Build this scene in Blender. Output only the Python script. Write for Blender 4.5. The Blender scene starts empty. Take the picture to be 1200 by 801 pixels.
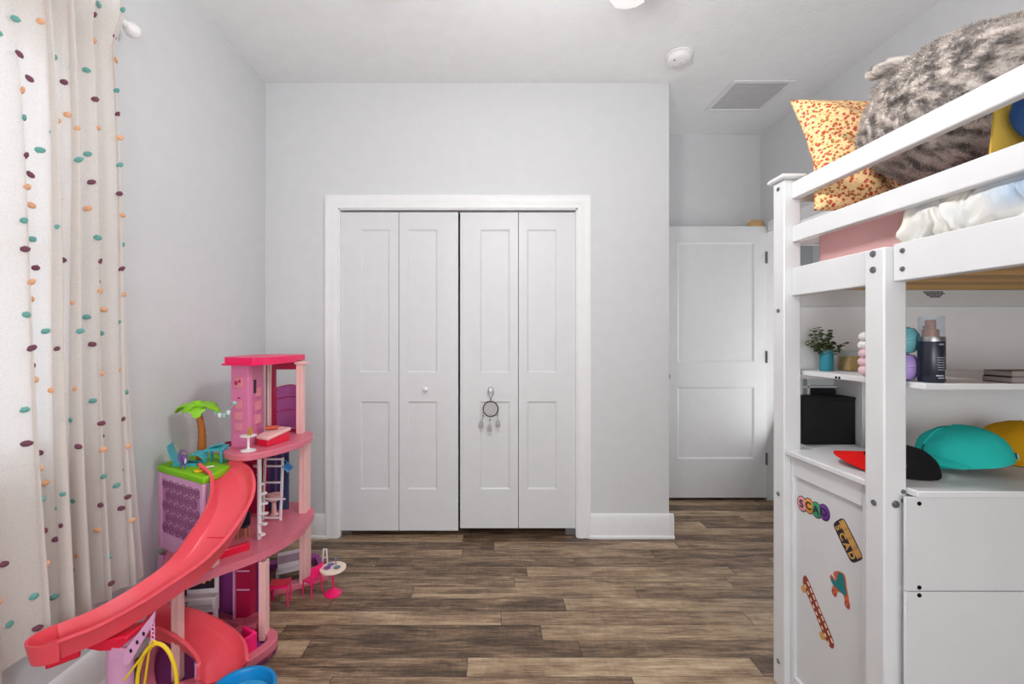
import bpy, bmesh, math, random
from mathutils import Vector, Matrix, noise
random.seed(7)
C = bpy.context.scene.collection
R = math.radians
PI = math.pi

# ---------------------------------------------------------------- materials
def lin(c):
    return tuple(((v/255)/12.92 if v/255 <= .04045 else ((v/255+.055)/1.055)**2.4) for v in c)
MATS = {}
def mat(name, rgb, rough=.5, spec=.5, metal=0, bump=None, trans=0, alpha=1, sub=0, emit=0, coat=0):
    m = bpy.data.materials.new(name); m.use_nodes = True
    nt = m.node_tree; b = nt.nodes['Principled BSDF']
    b.inputs['Base Color'].default_value = (*lin(rgb), 1)
    b.inputs['Roughness'].default_value = rough
    b.inputs['Specular IOR Level'].default_value = spec
    b.inputs['Metallic'].default_value = metal
    b.inputs['Transmission Weight'].default_value = trans
    b.inputs['Alpha'].default_value = alpha
    b.inputs['Coat Weight'].default_value = coat
    if emit:
        b.inputs['Emission Color'].default_value = (*lin(rgb), 1); b.inputs['Emission Strength'].default_value = emit
    # every material gets a faint procedural variation so that nothing is a dead flat tone
    tc = nt.nodes.new('ShaderNodeNewGeometry')
    nz = nt.nodes.new('ShaderNodeTexNoise'); nz.inputs['Scale'].default_value = 14; nz.inputs['Detail'].default_value = 3
    nt.links.new(tc.outputs['Position'], nz.inputs['Vector'])
    mx = nt.nodes.new('ShaderNodeMix'); mx.data_type = 'RGBA'
    l = lin(rgb)
    mx.inputs[6].default_value = (*[v*.96 for v in l], 1); mx.inputs[7].default_value = (*[min(1, v*1.04) for v in l], 1)
    nt.links.new(nz.outputs['Fac'], mx.inputs[0]); nt.links.new(mx.outputs[2], b.inputs['Base Color'])
    if bump:
        sc, st, dist = bump
        n2 = nt.nodes.new('ShaderNodeTexNoise'); n2.inputs['Scale'].default_value = sc; n2.inputs['Detail'].default_value = 4
        bp = nt.nodes.new('ShaderNodeBump'); bp.inputs['Strength'].default_value = st; bp.inputs['Distance'].default_value = dist
        nt.links.new(tc.outputs['Position'], n2.inputs['Vector'])
        nt.links.new(n2.outputs['Fac'], bp.inputs['Height']); nt.links.new(bp.outputs['Normal'], b.inputs['Normal'])
    MATS[name] = m
    return m
def N(nt, t, **kw):
    n = nt.nodes.new(t)
    for k, v in kw.items(): setattr(n, k, v)
    return n
def mth(nt, op, a, b=None, c=None):
    n = nt.nodes.new('ShaderNodeMath'); n.operation = op
    for i, v in enumerate((a, b, c)):
        if v is None: continue
        if isinstance(v, (int, float)): n.inputs[i].default_value = v
        else: nt.links.new(v, n.inputs[i])
    return n.outputs[0]
def ramp(nt, fac, stops):
    n = nt.nodes.new('ShaderNodeValToRGB'); e = n.color_ramp.elements
    while len(e) < len(stops): e.new(.5)
    for i, (p, c) in enumerate(stops):
        e[i].position = p; e[i].color = (*lin(c), 1)
    nt.links.new(fac, n.inputs[0]); return n.outputs[0]

wall_m = mat('wall_paint', (215, 216, 218), .75, .2, bump=(160, .08, .002))
ceil_m = mat('ceiling_paint', (242, 243, 244), .85, .1, bump=(70, .5, .004))
trim_m = mat('trim_paint', (236, 236, 237), .4, .4)
door_m = mat('door_paint', (220, 221, 223), .42, .4)
bed_m = mat('bed_paint', (220, 221, 223), .4, .4)
panel_m = mat('bed_panel', (214, 215, 217), .35, .4)
dark_m = mat('dark_gap', (22, 21, 20), .9, .1)
steel_m = mat('steel', (150, 150, 152), .35, .5, 1)
bolt_m = mat('bolt_steel', (120, 122, 126), .4, .5, .8)
white_m = mat('white_plastic', (240, 238, 238), .4, .4)
pine_m = mat('pine', (201, 164, 112), .6, .3)
black_m = mat('black_fabric', (38, 38, 40), .85, .2, bump=(600, .3, .001))
frost_m = mat('frosted_glass', (250, 248, 240), .5, .3, emit=1.2)
hinge_m = mat('hinge_steel', (125, 125, 126), .45, .5, .7)
# toy plastics
pink_m = mat('pink_plastic', (226, 138, 152), .38, .45)
dpink_m = mat('deck_pink', (219, 116, 136), .35, .45)
lpink_m = mat('pale_pink_plastic', (243, 193, 190), .4, .45)
opink_m = mat('orchid_plastic', (222, 124, 168), .4, .45)
mauve_m = mat('mauve_plastic', (196, 134, 174), .4, .45)
lilac_m = mat('lilac_plastic', (226, 168, 208), .4, .4)
purp_m = mat('purple_plastic', (150, 62, 140), .4, .45)
red_m = mat('red_plastic', (226, 26, 62), .3, .5)
coral_m = mat('coral_plastic', (235, 82, 95), .3, .5)
roof_m = mat('roof_pink', (236, 22, 96), .35, .5)
crim_m = mat('crimson_plastic', (176, 18, 70), .35, .5)
hot_m = mat('hot_pink_plastic', (250, 30, 116), .3, .5)
green_m = mat('lawn_green', (136, 205, 32), .6, .3, bump=(300, .3, .002))
leaf_m = mat('palm_green', (140, 205, 40), .45, .4)
trunk_m = mat('palm_trunk', (170, 100, 42), .55, .3, bump=(60, .3, .003))
teal_m = mat('teal_plastic', (66, 176, 190), .35, .5)
blue_m = mat('pool_blue', (20, 140, 205), .28, .5)
water_m = mat('pool_water', (70, 170, 220), .12, .5, bump=(45, .5, .006))
navy_m = mat('navy_print', (52, 72, 104), .4, .4)
yel_m = mat('yellow_plastic', (240, 200, 40), .4, .45)
toyw_m = mat('toy_white', (238, 230, 234), .4, .45)
gold_m = mat('gold_plastic', (190, 140, 50), .4, .5)
violet_m = mat('violet_plastic', (120, 66, 150), .4, .5)
grey_m = mat('grey_plastic', (120, 130, 150), .4, .5)
sky_m = mat('sky_blue_plastic', (70, 150, 215), .35, .5)
mint_m = mat('mint_plastic', (150, 205, 195), .45, .4)
print_m = mat('dark_print', (46, 36, 50), .5, .3)
def glassy(name, rgb, fac):
    m = bpy.data.materials.new(name); m.use_nodes = True; nt = m.node_tree; nt.nodes.clear()
    o = N(nt, 'ShaderNodeOutputMaterial'); t = N(nt, 'ShaderNodeBsdfTransparent'); p = N(nt, 'ShaderNodeBsdfPrincipled')
    t.inputs[0].default_value = (*lin(rgb), 1); p.inputs['Base Color'].default_value = (*lin(rgb), 1); p.inputs['Roughness'].default_value = .12
    mx = N(nt, 'ShaderNodeMixShader'); mx.inputs[0].default_value = fac
    nt.links.new(t.outputs[0], mx.inputs[1]); nt.links.new(p.outputs[0], mx.inputs[2]); nt.links.new(mx.outputs[0], o.inputs[0])
    return m
pglass_m = glassy('tinted_plastic', (222, 150, 205), .2)
clear_m = glassy('clear_plastic', (244, 247, 249), .07)
tealglass_m = glassy('teal_glass', (70, 170, 190), .6)
paneglass_m = glassy('window_glass', (245, 248, 252), .08)

def floor_material():
    m = bpy.data.materials.new('plank_floor'); m.use_nodes = True; nt = m.node_tree; L = nt.links
    b = nt.nodes['Principled BSDF']
    g = N(nt, 'ShaderNodeNewGeometry'); s = N(nt, 'ShaderNodeSeparateXYZ'); L.new(g.outputs['Position'], s.inputs[0])
    x, y = s.outputs[0], s.outputs[1]
    W, LN = .098, 1.1
    yr = mth(nt, 'DIVIDE', mth(nt, 'ADD', y, 5.03), W); row = mth(nt, 'FLOOR', yr); fy = mth(nt, 'FRACT', yr)
    wn = N(nt, 'ShaderNodeTexWhiteNoise', noise_dimensions='1D'); L.new(row, wn.inputs['W'])
    xr = mth(nt, 'ADD', mth(nt, 'DIVIDE', x, LN), mth(nt, 'MULTIPLY', wn.outputs['Value'], 7.3)); col = mth(nt, 'FLOOR', xr); fx = mth(nt, 'FRACT', xr)
    cid = N(nt, 'ShaderNodeCombineXYZ'); L.new(row, cid.inputs[0]); L.new(col, cid.inputs[1])
    w2 = N(nt, 'ShaderNodeTexWhiteNoise', noise_dimensions='2D'); L.new(cid.outputs[0], w2.inputs['Vector'])
    idv = w2.outputs['Value']
    def grain(sx, sy, det, rgh=.6, dst=0):
        c = N(nt, 'ShaderNodeCombineXYZ')
        L.new(mth(nt, 'MULTIPLY', x, sx), c.inputs[0]); L.new(mth(nt, 'MULTIPLY', y, sy), c.inputs[1]); L.new(mth(nt, 'MULTIPLY', idv, 90), c.inputs[2])
        n = N(nt, 'ShaderNodeTexNoise'); n.inputs['Scale'].default_value = 1; n.inputs['Detail'].default_value = det; n.inputs['Roughness'].default_value = rgh
        n.inputs['Distortion'].default_value = dst
        L.new(c.outputs[0], n.inputs['Vector']); return n.outputs['Fac']
    g1 = grain(2.6, 30, 8, .7, .9); g2 = grain(9, 130, 6, .7, .5); g3 = grain(3.2, 11, 4, .6, .5); g4 = grain(75, 16, 3)
    t = mth(nt, 'ADD', mth(nt, 'ADD', mth(nt, 'MULTIPLY', idv, .25), -.075), mth(nt, 'MULTIPLY', g1, .88))
    t = mth(nt, 'ADD', t, mth(nt, 'MULTIPLY', mth(nt, 'SUBTRACT', g2, .5), .7))
    t = mth(nt, 'ADD', t, mth(nt, 'MULTIPLY', mth(nt, 'SUBTRACT', g3, .5), .62))
    t = mth(nt, 'ADD', t, mth(nt, 'MULTIPLY', mth(nt, 'SUBTRACT', g4, .5), .15))
    colr = ramp(nt, t, [(.14, (42, 32, 25)), (.33, (94, 74, 57)), (.49, (138, 113, 90)), (.64, (172, 147, 118)), (.84, (206, 184, 153))])
    gap = mth(nt, 'MAXIMUM', mth(nt, 'LESS_THAN', fy, .018), mth(nt, 'LESS_THAN', fx, .0022))
    mx = N(nt, 'ShaderNodeMix', data_type='RGBA'); L.new(gap, mx.inputs[0]); L.new(colr, mx.inputs[6]); mx.inputs[7].default_value = (*lin((40, 33, 28)), 1)
    L.new(mx.outputs[2], b.inputs['Base Color'])
    L.new(mth(nt, 'ADD', mth(nt, 'MULTIPLY', g2, .2), .33), b.inputs['Roughness']); b.inputs['Specular IOR Level'].default_value = .4
    bp = N(nt, 'ShaderNodeBump'); bp.inputs['Strength'].default_value = .25; bp.inputs['Distance'].default_value = .002
    L.new(mth(nt, 'SUBTRACT', g2, gap), bp.inputs['Height']); L.new(bp.outputs[0], b.inputs['Normal'])
    return m
floor_m = floor_material()

def curtain_material():
    m = bpy.data.materials.new('sheer_cotton'); m.use_nodes = True; nt = m.node_tree; nt.nodes.clear(); L = nt.links
    o = N(nt, 'ShaderNodeOutputMaterial'); d = N(nt, 'ShaderNodeBsdfDiffuse'); t = N(nt, 'ShaderNodeBsdfTranslucent'); tr = N(nt, 'ShaderNodeBsdfTransparent')
    g = N(nt, 'ShaderNodeNewGeometry'); w = N(nt, 'ShaderNodeTexNoise'); w.inputs['Scale'].default_value = 300
    L.new(g.outputs['Position'], w.inputs['Vector'])
    c = ramp(nt, w.outputs['Fac'], [(.3, (230, 222, 217)), (.7, (242, 236, 231))])
    L.new(c, d.inputs[0]); L.new(c, t.inputs[0])
    a = N(nt, 'ShaderNodeMixShader'); a.inputs[0].default_value = .3; L.new(d.outputs[0], a.inputs[1]); L.new(t.outputs[0], a.inputs[2])
    b = N(nt, 'ShaderNodeMixShader'); b.inputs[0].default_value = .13; L.new(a.outputs[0], b.inputs[1]); L.new(tr.outputs[0], b.inputs[2])
    L.new(b.outputs[0], o.inputs[0]); return m
sheer_m = curtain_material()
tuft_ms = [mat('teal_tuft', (112, 170, 162), .9, .1), mat('plum_tuft', (122, 78, 94), .9, .1), mat('apricot_tuft', (230, 176, 138), .9, .1)]

def fur_material():
    m = bpy.data.materials.new('tabby_fur'); m.use_nodes = True; nt = m.node_tree; L = nt.links; b = nt.nodes['Principled BSDF']
    tc = N(nt, 'ShaderNodeTexCoord')
    mp = N(nt, 'ShaderNodeMapping'); mp.inputs['Scale'].default_value = (5.5, 46, 36); mp.inputs['Rotation'].default_value = (.2, .35, .3); L.new(tc.outputs['Object'], mp.inputs[0])
    n1 = N(nt, 'ShaderNodeTexNoise'); n1.inputs['Scale'].default_value = 1; n1.inputs['Detail'].default_value = 5; n1.inputs['Distortion'].default_value = .25; L.new(mp.outputs[0], n1.inputs['Vector'])
    m2 = N(nt, 'ShaderNodeMapping'); m2.inputs['Scale'].default_value = (30, 190, 130); m2.inputs['Rotation'].default_value = (.3, .5, .35); L.new(tc.outputs['Object'], m2.inputs[0])
    n2 = N(nt, 'ShaderNodeTexNoise'); n2.inputs['Scale'].default_value = 1; n2.inputs['Detail'].default_value = 3; L.new(m2.outputs[0], n2.inputs['Vector'])
    f = mth(nt, 'ADD', mth(nt, 'MULTIPLY', n1.outputs['Fac'], 1.0), mth(nt, 'MULTIPLY', mth(nt, 'SUBTRACT', n2.outputs['Fac'], .5), .28))
    c = ramp(nt, f, [(.32, (84, 79, 78)), (.45, (140, 132, 127)), (.55, (196, 185, 177)), (.72, (230, 221, 213))])
    L.new(c, b.inputs['Base Color']); b.inputs['Roughness'].default_value = .95; b.inputs['Specular IOR Level'].default_value = .1
    b.inputs['Sheen Weight'].default_value = .3
    bp = N(nt, 'ShaderNodeBump'); bp.inputs['Strength'].default_value = .8; bp.inputs['Distance'].default_value = .008
    L.new(f, bp.inputs['Height']); L.new(bp.outputs[0], b.inputs['Normal']); return m
fur_m = fur_material()
belly_m = mat('plush_patch', (208, 200, 196), .95, .1, bump=(200, .4, .003))

def floral_material():
    m = bpy.data.materials.new('floral_cotton'); m.use_nodes = True; nt = m.node_tree; L = nt.links; b = nt.nodes['Principled BSDF']
    tc = N(nt, 'ShaderNodeTexCoord')
    base = None
    v = N(nt, 'ShaderNodeTexVoronoi'); v.inputs['Scale'].default_value = 85; L.new(tc.outputs['Object'], v.inputs['Vector'])
    v2 = N(nt, 'ShaderNodeTexVoronoi'); v2.inputs['Scale'].default_value = 130; L.new(tc.outputs['Object'], v2.inputs['Vector'])
    s = N(nt, 'ShaderNodeSeparateColor'); L.new(v.outputs['Color'], s.inputs[0])
    spot = mth(nt, 'LESS_THAN', v.outputs['Distance'], .43); spot2 = mth(nt, 'LESS_THAN', v2.outputs['Distance'], .3)
    cols = ramp(nt, s.outputs[0], [(0, (176, 60, 42)), (.35, (206, 96, 60)), (.6, (150, 128, 70)), (.85, (196, 80, 84))])
    mx = N(nt, 'ShaderNodeMix', data_type='RGBA'); L.new(spot, mx.inputs[0]); mx.inputs[6].default_value = (*lin((244, 212, 160)), 1); L.new(cols, mx.inputs[7])
    m2 = N(nt, 'ShaderNodeMix', data_type='RGBA'); L.new(spot2, m2.inputs[0]); L.new(mx.outputs[2], m2.inputs[6]); m2.inputs[7].default_value = (*lin((226, 158, 88)), 1)
    L.new(m2.outputs[2], b.inputs['Base Color']); b.inputs['Roughness'].default_value = .85; b.inputs['Specular IOR Level'].default_value = .1
    return m
floral_m = floral_material()
sheet_m = mat('pink_sheet', (226, 178, 176), .85, .1)
def blanket_material():
    m = bpy.data.materials.new('cream_blanket'); m.use_nodes = True; nt = m.node_tree; L = nt.links; b = nt.nodes['Principled BSDF']
    tc = N(nt, 'ShaderNodeTexCoord'); n = N(nt, 'ShaderNodeTexNoise'); n.inputs['Scale'].default_value = 7; n.inputs['Detail'].default_value = 1; L.new(tc.outputs['Object'], n.inputs['Vector'])
    c = ramp(nt, n.outputs['Fac'], [(.3, (168, 188, 208)), (.42, (222, 222, 220)), (.6, (230, 224, 208)), (.8, (222, 212, 188))])
    L.new(c, b.inputs['Base Color']); b.inputs['Roughness'].default_value = .6; b.inputs['Sheen Weight'].default_value = .3; return m
blanket_m = blanket_material()
bluef_m = mat('blue_fabric', (44, 84, 140), .8, .2, bump=(40, .4, .006))
mustard_m = mat('mustard_fabric', (214, 180, 80), .8, .2)
tealcap_m = mat('teal_cotton', (44, 190, 180), .85, .15, bump=(90, .3, .003))
yelcap_m = mat('mustard_cotton', (206, 152, 22), .85, .15, bump=(90, .3, .003))
redcap_m = mat('red_cotton', (214, 24, 22), .8, .15)
blackcap_m = mat('black_cotton', (24, 23, 25), .85, .15)
denim_m = mat('pale_denim', (150, 190, 205), .85, .1)

# ---------------------------------------------------------------- mesh helpers
def rootloc(o):
    v = Vector((0, 0, 0))
    while o is not None:
        v += o.location; o = o.parent
    return v
class B:
    def __init__(self): self.bm = bmesh.new(); self.mi = 0; self.uv = None
    def face(self, vs):
        try:
            f = self.bm.faces.new(vs); f.material_index = self.mi; return f
        except ValueError: return None
    def quadstrip(self, rings, close=True, cap=True):
        VV = [[self.bm.verts.new(p) for p in r] for r in rings]
        n = len(VV[0])
        for a, b in zip(VV, VV[1:]):
            for i in range(n if close else n-1):
                j = (i+1) % n
                self.face((a[i], a[j], b[j], b[i]))
        if cap and close:
            self.face(VV[0][::-1]); self.face(VV[-1])
        return self
    def box(self, x0, x1, y0, y1, z0, z1):
        return self.quadstrip([[(x0, y0, z0), (x1, y0, z0), (x1, y1, z0), (x0, y1, z0)][::-1][::-1], [(x0, y0, z1), (x1, y0, z1), (x1, y1, z1), (x0, y1, z1)]])
    def prism(self, pts, z0, z1):
        return self.quadstrip([[(x, y, z0) for x, y in pts], [(x, y, z1) for x, y in pts]])
    def slab(self, p, q, t, z0, z1):           # an upright board from p to q (plan), t thick
        p = Vector(p); q = Vector(q); d = (q-p).normalized(); n = Vector((-d.y, d.x))*t/2
        return self.prism([tuple(p-n), tuple(q-n), tuple(q+n), tuple(p+n)], z0, z1)
    def beam(self, a, b, w, h=None):           # square bar between two 3D points
        a = Vector(a); b = Vector(b); h = h or w; d = (b-a).normalized()
        u = d.cross(Vector((0, 0, 1)));  u = Vector((1, 0, 0)) if u.length < 1e-4 else u.normalized()
        v = u.cross(d).normalized()
        f = lambda c: [tuple(c+u*sx*w/2+v*sy*h/2) for sx, sy in ((-1, -1), (1, -1), (1, 1), (-1, 1))]
        return self.quadstrip([f(a), f(b)])
    def tube(self, pts, r, n=10, closed=False, cap=True):
        P = [Vector(p) for p in pts]; rs = r if isinstance(r, (list, tuple)) else [r]*len(P)
        rings = []; u = None
        for i, p in enumerate(P):
            if closed: d = P[(i+1) % len(P)]-P[i-1]
            else: d = P[min(i+1, len(P)-1)]-P[max(i-1, 0)]
            d.normalize()
            if u is None:
                u = d.orthogonal().normalized()
            u = (u-d*u.dot(d)); u = u.normalized() if u.length > 1e-6 else d.orthogonal().normalized()
            v = d.cross(u)
            rings.append([tuple(p+(u*math.cos(t)+v*math.sin(t))*rs[i]) for t in [2*PI*k/n for k in range(n)]])
        if closed: rings.append(rings[0]); cap = False
        self.quadstrip(rings, True, cap)
        if closed: bmesh.ops.remove_doubles(self.bm, verts=self.bm.verts, dist=1e-5)
        return self
    def lathe(self, prof, cx=0, cy=0, cz=0, n=28, sx=1, sy=1, axis='z'):
        rings = []
        for r, z in prof:
            r = max(r, 1e-4); ring = []
            for k in range(n):
                t = 2*PI*k/n; a, b = math.cos(t)*r*sx, math.sin(t)*r*sy
                if axis == 'z': ring.append((cx+a, cy+b, cz+z))
                elif axis == 'y': ring.append((cx+a, cy+z, cz+b))
                else: ring.append((cx+z, cy+a, cz+b))
            rings.append(ring)
        return self.quadstrip(rings)
    def ell(self, c, r, rot=None, nu=20, nv=12, f=None):
        rings = []
        for i in range(nv+1):
            th = PI*i/nv; ring = []
            for k in range(nu):
                ph = 2*PI*k/nu
                d = Vector((math.sin(th)*math.cos(ph), math.sin(th)*math.sin(ph), math.cos(th)))
                if i in (0, nv): d += Vector((math.cos(ph), math.sin(ph), 0))*1e-3
                k2 = f(d) if f else 1
                p = Vector((d.x*r[0], d.y*r[1], d.z*r[2]))*k2
                if rot: p = rot @ p
                ring.append(tuple(p+Vector(c)))
            rings.append(ring)
        return self.quadstrip(rings)
    def grid(self, f, nu, nv, thick=0):        # sheet f(u,v) with optional real thickness
        V = [[Vector(f(i/nu, j/nv)) for j in range(nv+1)] for i in range(nu+1)]
        vs = [[self.bm.verts.new(p) for p in r] for r in V]
        for i in range(nu):
            for j in range(nv): self.face((vs[i][j], vs[i+1][j], vs[i+1][j+1], vs[i][j+1]))
        if thick:
            self.bm.normal_update(); nn = [[v.normal.copy() for v in r] for r in vs]
            ws = [[self.bm.verts.new(V[i][j]-nn[i][j]*thick) for j in range(nv+1)] for i in range(nu+1)]
            for i in range(nu):
                for j in range(nv): self.face((ws[i][j], ws[i][j+1], ws[i+1][j+1], ws[i+1][j]))
            ed = [(i, 0) for i in range(nu+1)]+[(nu, j) for j in range(1, nv+1)]+[(i, nv) for i in range(nu-1, -1, -1)]+[(0, j) for j in range(nv-1, 0, -1)]
            for a, b in zip(ed, ed[1:]+ed[:1]):
                self.face((vs[a[0]][a[1]], ws[a[0]][a[1]], ws[b[0]][b[1]], vs[b[0]][b[1]]))
        return self
    def xf(self, M):
        bmesh.ops.transform(self.bm, matrix=M, verts=self.bm.verts); return self
    def build(self, name, m, parent=None, local=False, smooth=True, bevel=0, ang=38, seg=2, sub=0):
        bm = self.bm
        bmesh.ops.recalc_face_normals(bm, faces=bm.faces)
        if parent is None:
            xs = [v.co for v in bm.verts]
            org = Vector(((min(p.x for p in xs)+max(p.x for p in xs))/2, (min(p.y for p in xs)+max(p.y for p in xs))/2, min(p.z for p in xs)))
        else: org = Vector((0, 0, 0)) if local else rootloc(parent)
        bmesh.ops.translate(bm, vec=-org, verts=bm.verts)
        me = bpy.data.meshes.new(name); bm.to_mesh(me); bm.free()
        for x in (m if isinstance(m, (list, tuple)) else [m]): me.materials.append(x)
        if smooth:
            me.polygons.foreach_set('use_smooth', [True]*len(me.polygons)); me.set_sharp_from_angle(angle=R(ang))
        o = bpy.data.objects.new(name, me); C.objects.link(o)
        if parent is None: o.location = org
        else: o.parent = parent
        if bevel:
            md = o.modifiers.new('bevel', 'BEVEL'); md.width = bevel; md.segments = seg; md.limit_method = 'ANGLE'; md.angle_limit = R(40)
        if sub:
            md = o.modifiers.new('sub', 'SUBSURF'); md.levels = md.render_levels = sub
        return o
def tag(o, label, cat, group=None):
    o['label'] = label; o['category'] = cat
    if group: o['group'] = group
    return o
def thing(name, label, cat, loc, rz=0, group=None):
    o = bpy.data.objects.new(name, None); C.objects.link(o); o.location = loc; o.rotation_euler = (0, 0, rz); o.empty_display_size = .05
    return tag(o, label, cat, group)
def struct(o): o['kind'] = 'structure'; return o
def frame(name, loc):
    o = bpy.data.objects.new(name, None); C.objects.link(o); o.location = loc; o.empty_display_size = .05; return struct(o)
def catmull(pts, n):
    P = [Vector(p) for p in pts]; P = [2*P[0]-P[1]]+P+[2*P[-1]-P[-2]]; out = []
    for i in range(1, len(P)-2):
        for k in range(n):
            t = k/n; a, b, c, d = P[i-1:i+3]
            out.append(.5*((2*b)+(c-a)*t+(2*a-5*b+4*c-d)*t*t+(3*b-a-3*c+d)*t**3))
    return out+[P[-2]]
def smooth_poly(pts, n=5):
    P = [Vector((x, y, 0)) for x, y in pts]; k = len(P); out = []
    for i in range(k):
        a, b, c, d = P[i-1], P[i], P[(i+1) % k], P[(i+2) % k]
        for j in range(n):
            t = j/n; q = .5*((2*b)+(c-a)*t+(2*a-5*b+4*c-d)*t*t+(3*b-a-3*c+d)*t**3); out.append((q.x, q.y))
    return out
def text_mesh(body, size, ext):
    cu = bpy.data.curves.new('lettering', 'FONT'); cu.body = body; cu.size = size; cu.extrude = ext; cu.align_x = 'CENTER'; cu.align_y = 'CENTER'; cu.offset = size*.03
    o = bpy.data.objects.new('lettering', cu); C.objects.link(o)
    dg = bpy.context.evaluated_depsgraph_get(); me = bpy.data.meshes.new_from_object(o.evaluated_get(dg))
    bpy.data.objects.remove(o); bpy.data.curves.remove(cu)
    return me

# ---------------------------------------------------------------- the room
XL, XR, YB, YF, H = -1.404, 2.128, 2.776, 3.49, 2.84
XC = 1.121
Y0 = -3.0
struct(B().box(XL-.12, XR+.12, Y0, YF+.1, -.06, 0).build('floor', floor_m, smooth=False))
struct(B().box(XL-.12, XR+.12, Y0, YF+.1, H, H+.06).build('ceiling', ceil_m, smooth=False))
WY0, WY1, WZ0, WZ1 = .25, 1.53, .86, 2.2
b = B(); b.box(XL-.12, XL, Y0, WY0, 0, H); b.box(XL-.12, XL, WY1, YF, 0, H); b.box(XL-.12, XL, WY0, WY1, 0, WZ0); b.box(XL-.12, XL, WY0, WY1, WZ1, H)
struct(b.build('wall_left', wall_m, smooth=False))
HY0, HY1, HZ = 2.56, 3.375, 2.06
b = B(); b.box(XR, XR+.12, Y0, HY0, 0, H); b.box(XR, XR+.12, HY1+.03, YF, 0, H); b.box(XR, XR+.12, HY0, HY1+.03, HZ, H)
struct(b.build('wall_right', wall_m, smooth=False))
b = B(); b.box(XR-.014, XR, HY0-.07, HY0, 0, HZ+.07); b.box(XR-.014, XR, HY0, HY1, HZ, HZ+.07)
b.box(XR-.003, XR+.12, HY0-.01, HY0+.01, 0, HZ); b.box(XR-.003, XR+.12, HY0, HY1+.03, HZ-.012, HZ+.01)
struct(b.build('trim_2', trim_m, bevel=.003))
OX0, OX1, OZ = -.945, .548, 2.055
b = B(); b.box(XL, OX0, YB, YB+.11, 0, H); b.box(OX1, XC, YB, YB+.11, 0, H); b.box(OX0, OX1, YB, YB+.11, OZ, H); b.box(XC-.11, XC, YB+.11, YF, 0, H)
struct(b.build('wall_back', wall_m, smooth=False))
struct(B().box(XL-.12, XR+.12, YF, YF+.1, 0, H).build('wall_alcove', wall_m, smooth=False))

def profile_run(b, prof, p, q, n):             # baseboard/casing profile (offset, height) swept between plan points p, q; n = outward
    p = Vector((*p, 0)); q = Vector((*q, 0)); n = Vector((*n, 0))
    b.quadstrip([[tuple(a+n*o+Vector((0, 0, z))) for o, z in prof] for a in (p, q)])
bprof = [(0, 0), (.026, 0), (.025, .012), (.017, .02), (.016, .02), (.016, .118), (.013, .128), (.012, .136), (.007, .146), (0, .15)]
b = B(); profile_run(b, bprof, (XL, Y0), (XL, YB), (1, 0)); struct(b.build('baseboard_left', trim_m))
b = B(); profile_run(b, bprof, (XL, YB), (OX0-.075, YB), (0, -1)); profile_run(b, bprof, (OX1+.075, YB), (XC+.026, YB), (0, -1)); struct(b.build('baseboard_back', trim_m))
b = B(); profile_run(b, bprof, (XC, YB-.02), (XC, YF), (1, 0)); struct(b.build('baseboard_alcove', trim_m))
b = B(); profile_run(b, bprof, (XR, Y0), (XR, 2.4), (-1, 0)); struct(b.build('baseboard_right', trim_m))
b = B(); b.box(XR+1.0, XR+1.1, 1.4, 4.4, 0, H); b.box(XR+.12, XR+1.0, 1.4, 4.4, 2.45, 2.5); b.box(XR+.12, XR+1.0, 1.4, 1.5, 0, 2.45); b.box(XR+.12, XR+1.0, 4.3, 4.4, 0, 2.45); b.box(XR+.12, XR+1.0, 1.5, 4.3, -.06, 0)
struct(b.build('wall_hall', wall_m, smooth=False))
# closet casing
cw = .08
cp = [(0, 0), (0, .012), (.012, .016), (.028, .017), (.046, .013), (.06, .017), (.074, .021), (.08, .019), (.08, 0)]   # distance from the opening, projection
b = B()
b.quadstrip([[(OX0-o, YB-t, 0) for o, t in cp], [(OX0-o, YB-t, OZ+o) for o, t in cp], [(OX1+o, YB-t, OZ+o) for o, t in cp], [(OX1+o, YB-t, 0) for o, t in cp]])
b.box(OX0-.012, OX0+.008, YB-.003, YB+.11, 0, OZ); b.box(OX1-.008, OX1+.012, YB-.003, YB+.11, 0, OZ); b.box(OX0, OX1, YB-.003, YB+.11, OZ-.008, OZ+.012)
struct(b.build('trim_1', trim_m))

def panel_leaf(x0, x1, z0, z1, yf, th, px, pzs, d=.007, m=.011):
    b = B(); X = [x0, px[0], px[1], x1]; Z = [z0]+[v for p in pzs for v in p]+[z1]; bm = b.bm
    for i in range(3):
        for j in range(len(Z)-1):
            a, c, e, f = X[i], X[i+1], Z[j], Z[j+1]
            q = [(a, e), (c, e), (c, f), (a, f)]
            o = [bm.verts.new((x, yf, z)) for x, z in q]
            if i == 1 and j % 2 == 1:
                n = [bm.verts.new((x, yf+d, z)) for x, z in [(a+m, e+m), (c-m, e+m), (c-m, f-m), (a+m, f-m)]]
                b.face(n)
                for k in range(4): b.face((o[k], o[(k+1) % 4], n[(k+1) % 4], n[k]))
            else: b.face(o)
    bk = [(x0, z0), (x1, z0), (x1, z1), (x0, z1)]
    fr = [bm.verts.new((x, yf, z)) for x, z in bk]; ba = [bm.verts.new((x, yf+th, z)) for x, z in bk]
    for k in range(4): b.face((fr[k], fr[(k+1) % 4], ba[(k+1) % 4], ba[k]))
    b.face(ba[::-1])
    bmesh.ops.remove_doubles(bm, verts=bm.verts, dist=1e-5)
    return b
pz = [(.292, .846), (1.028, 1.93)]
YD = YB+.018
sc = 520/YD
X_ = lambda px: (px-574)/sc
def knob(x, z, y, par):
    return B().lathe([(0, -.034), (.008, -.033), (.015, -.028), (.017, -.022), (.014, -.014), (.008, -.009), (.008, -.002), (.012, 0)], x, y, z, 20, axis='y').build('knob', white_m, par)
d1 = frame('door_1', (X_(467), YD+.017, .03))
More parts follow.
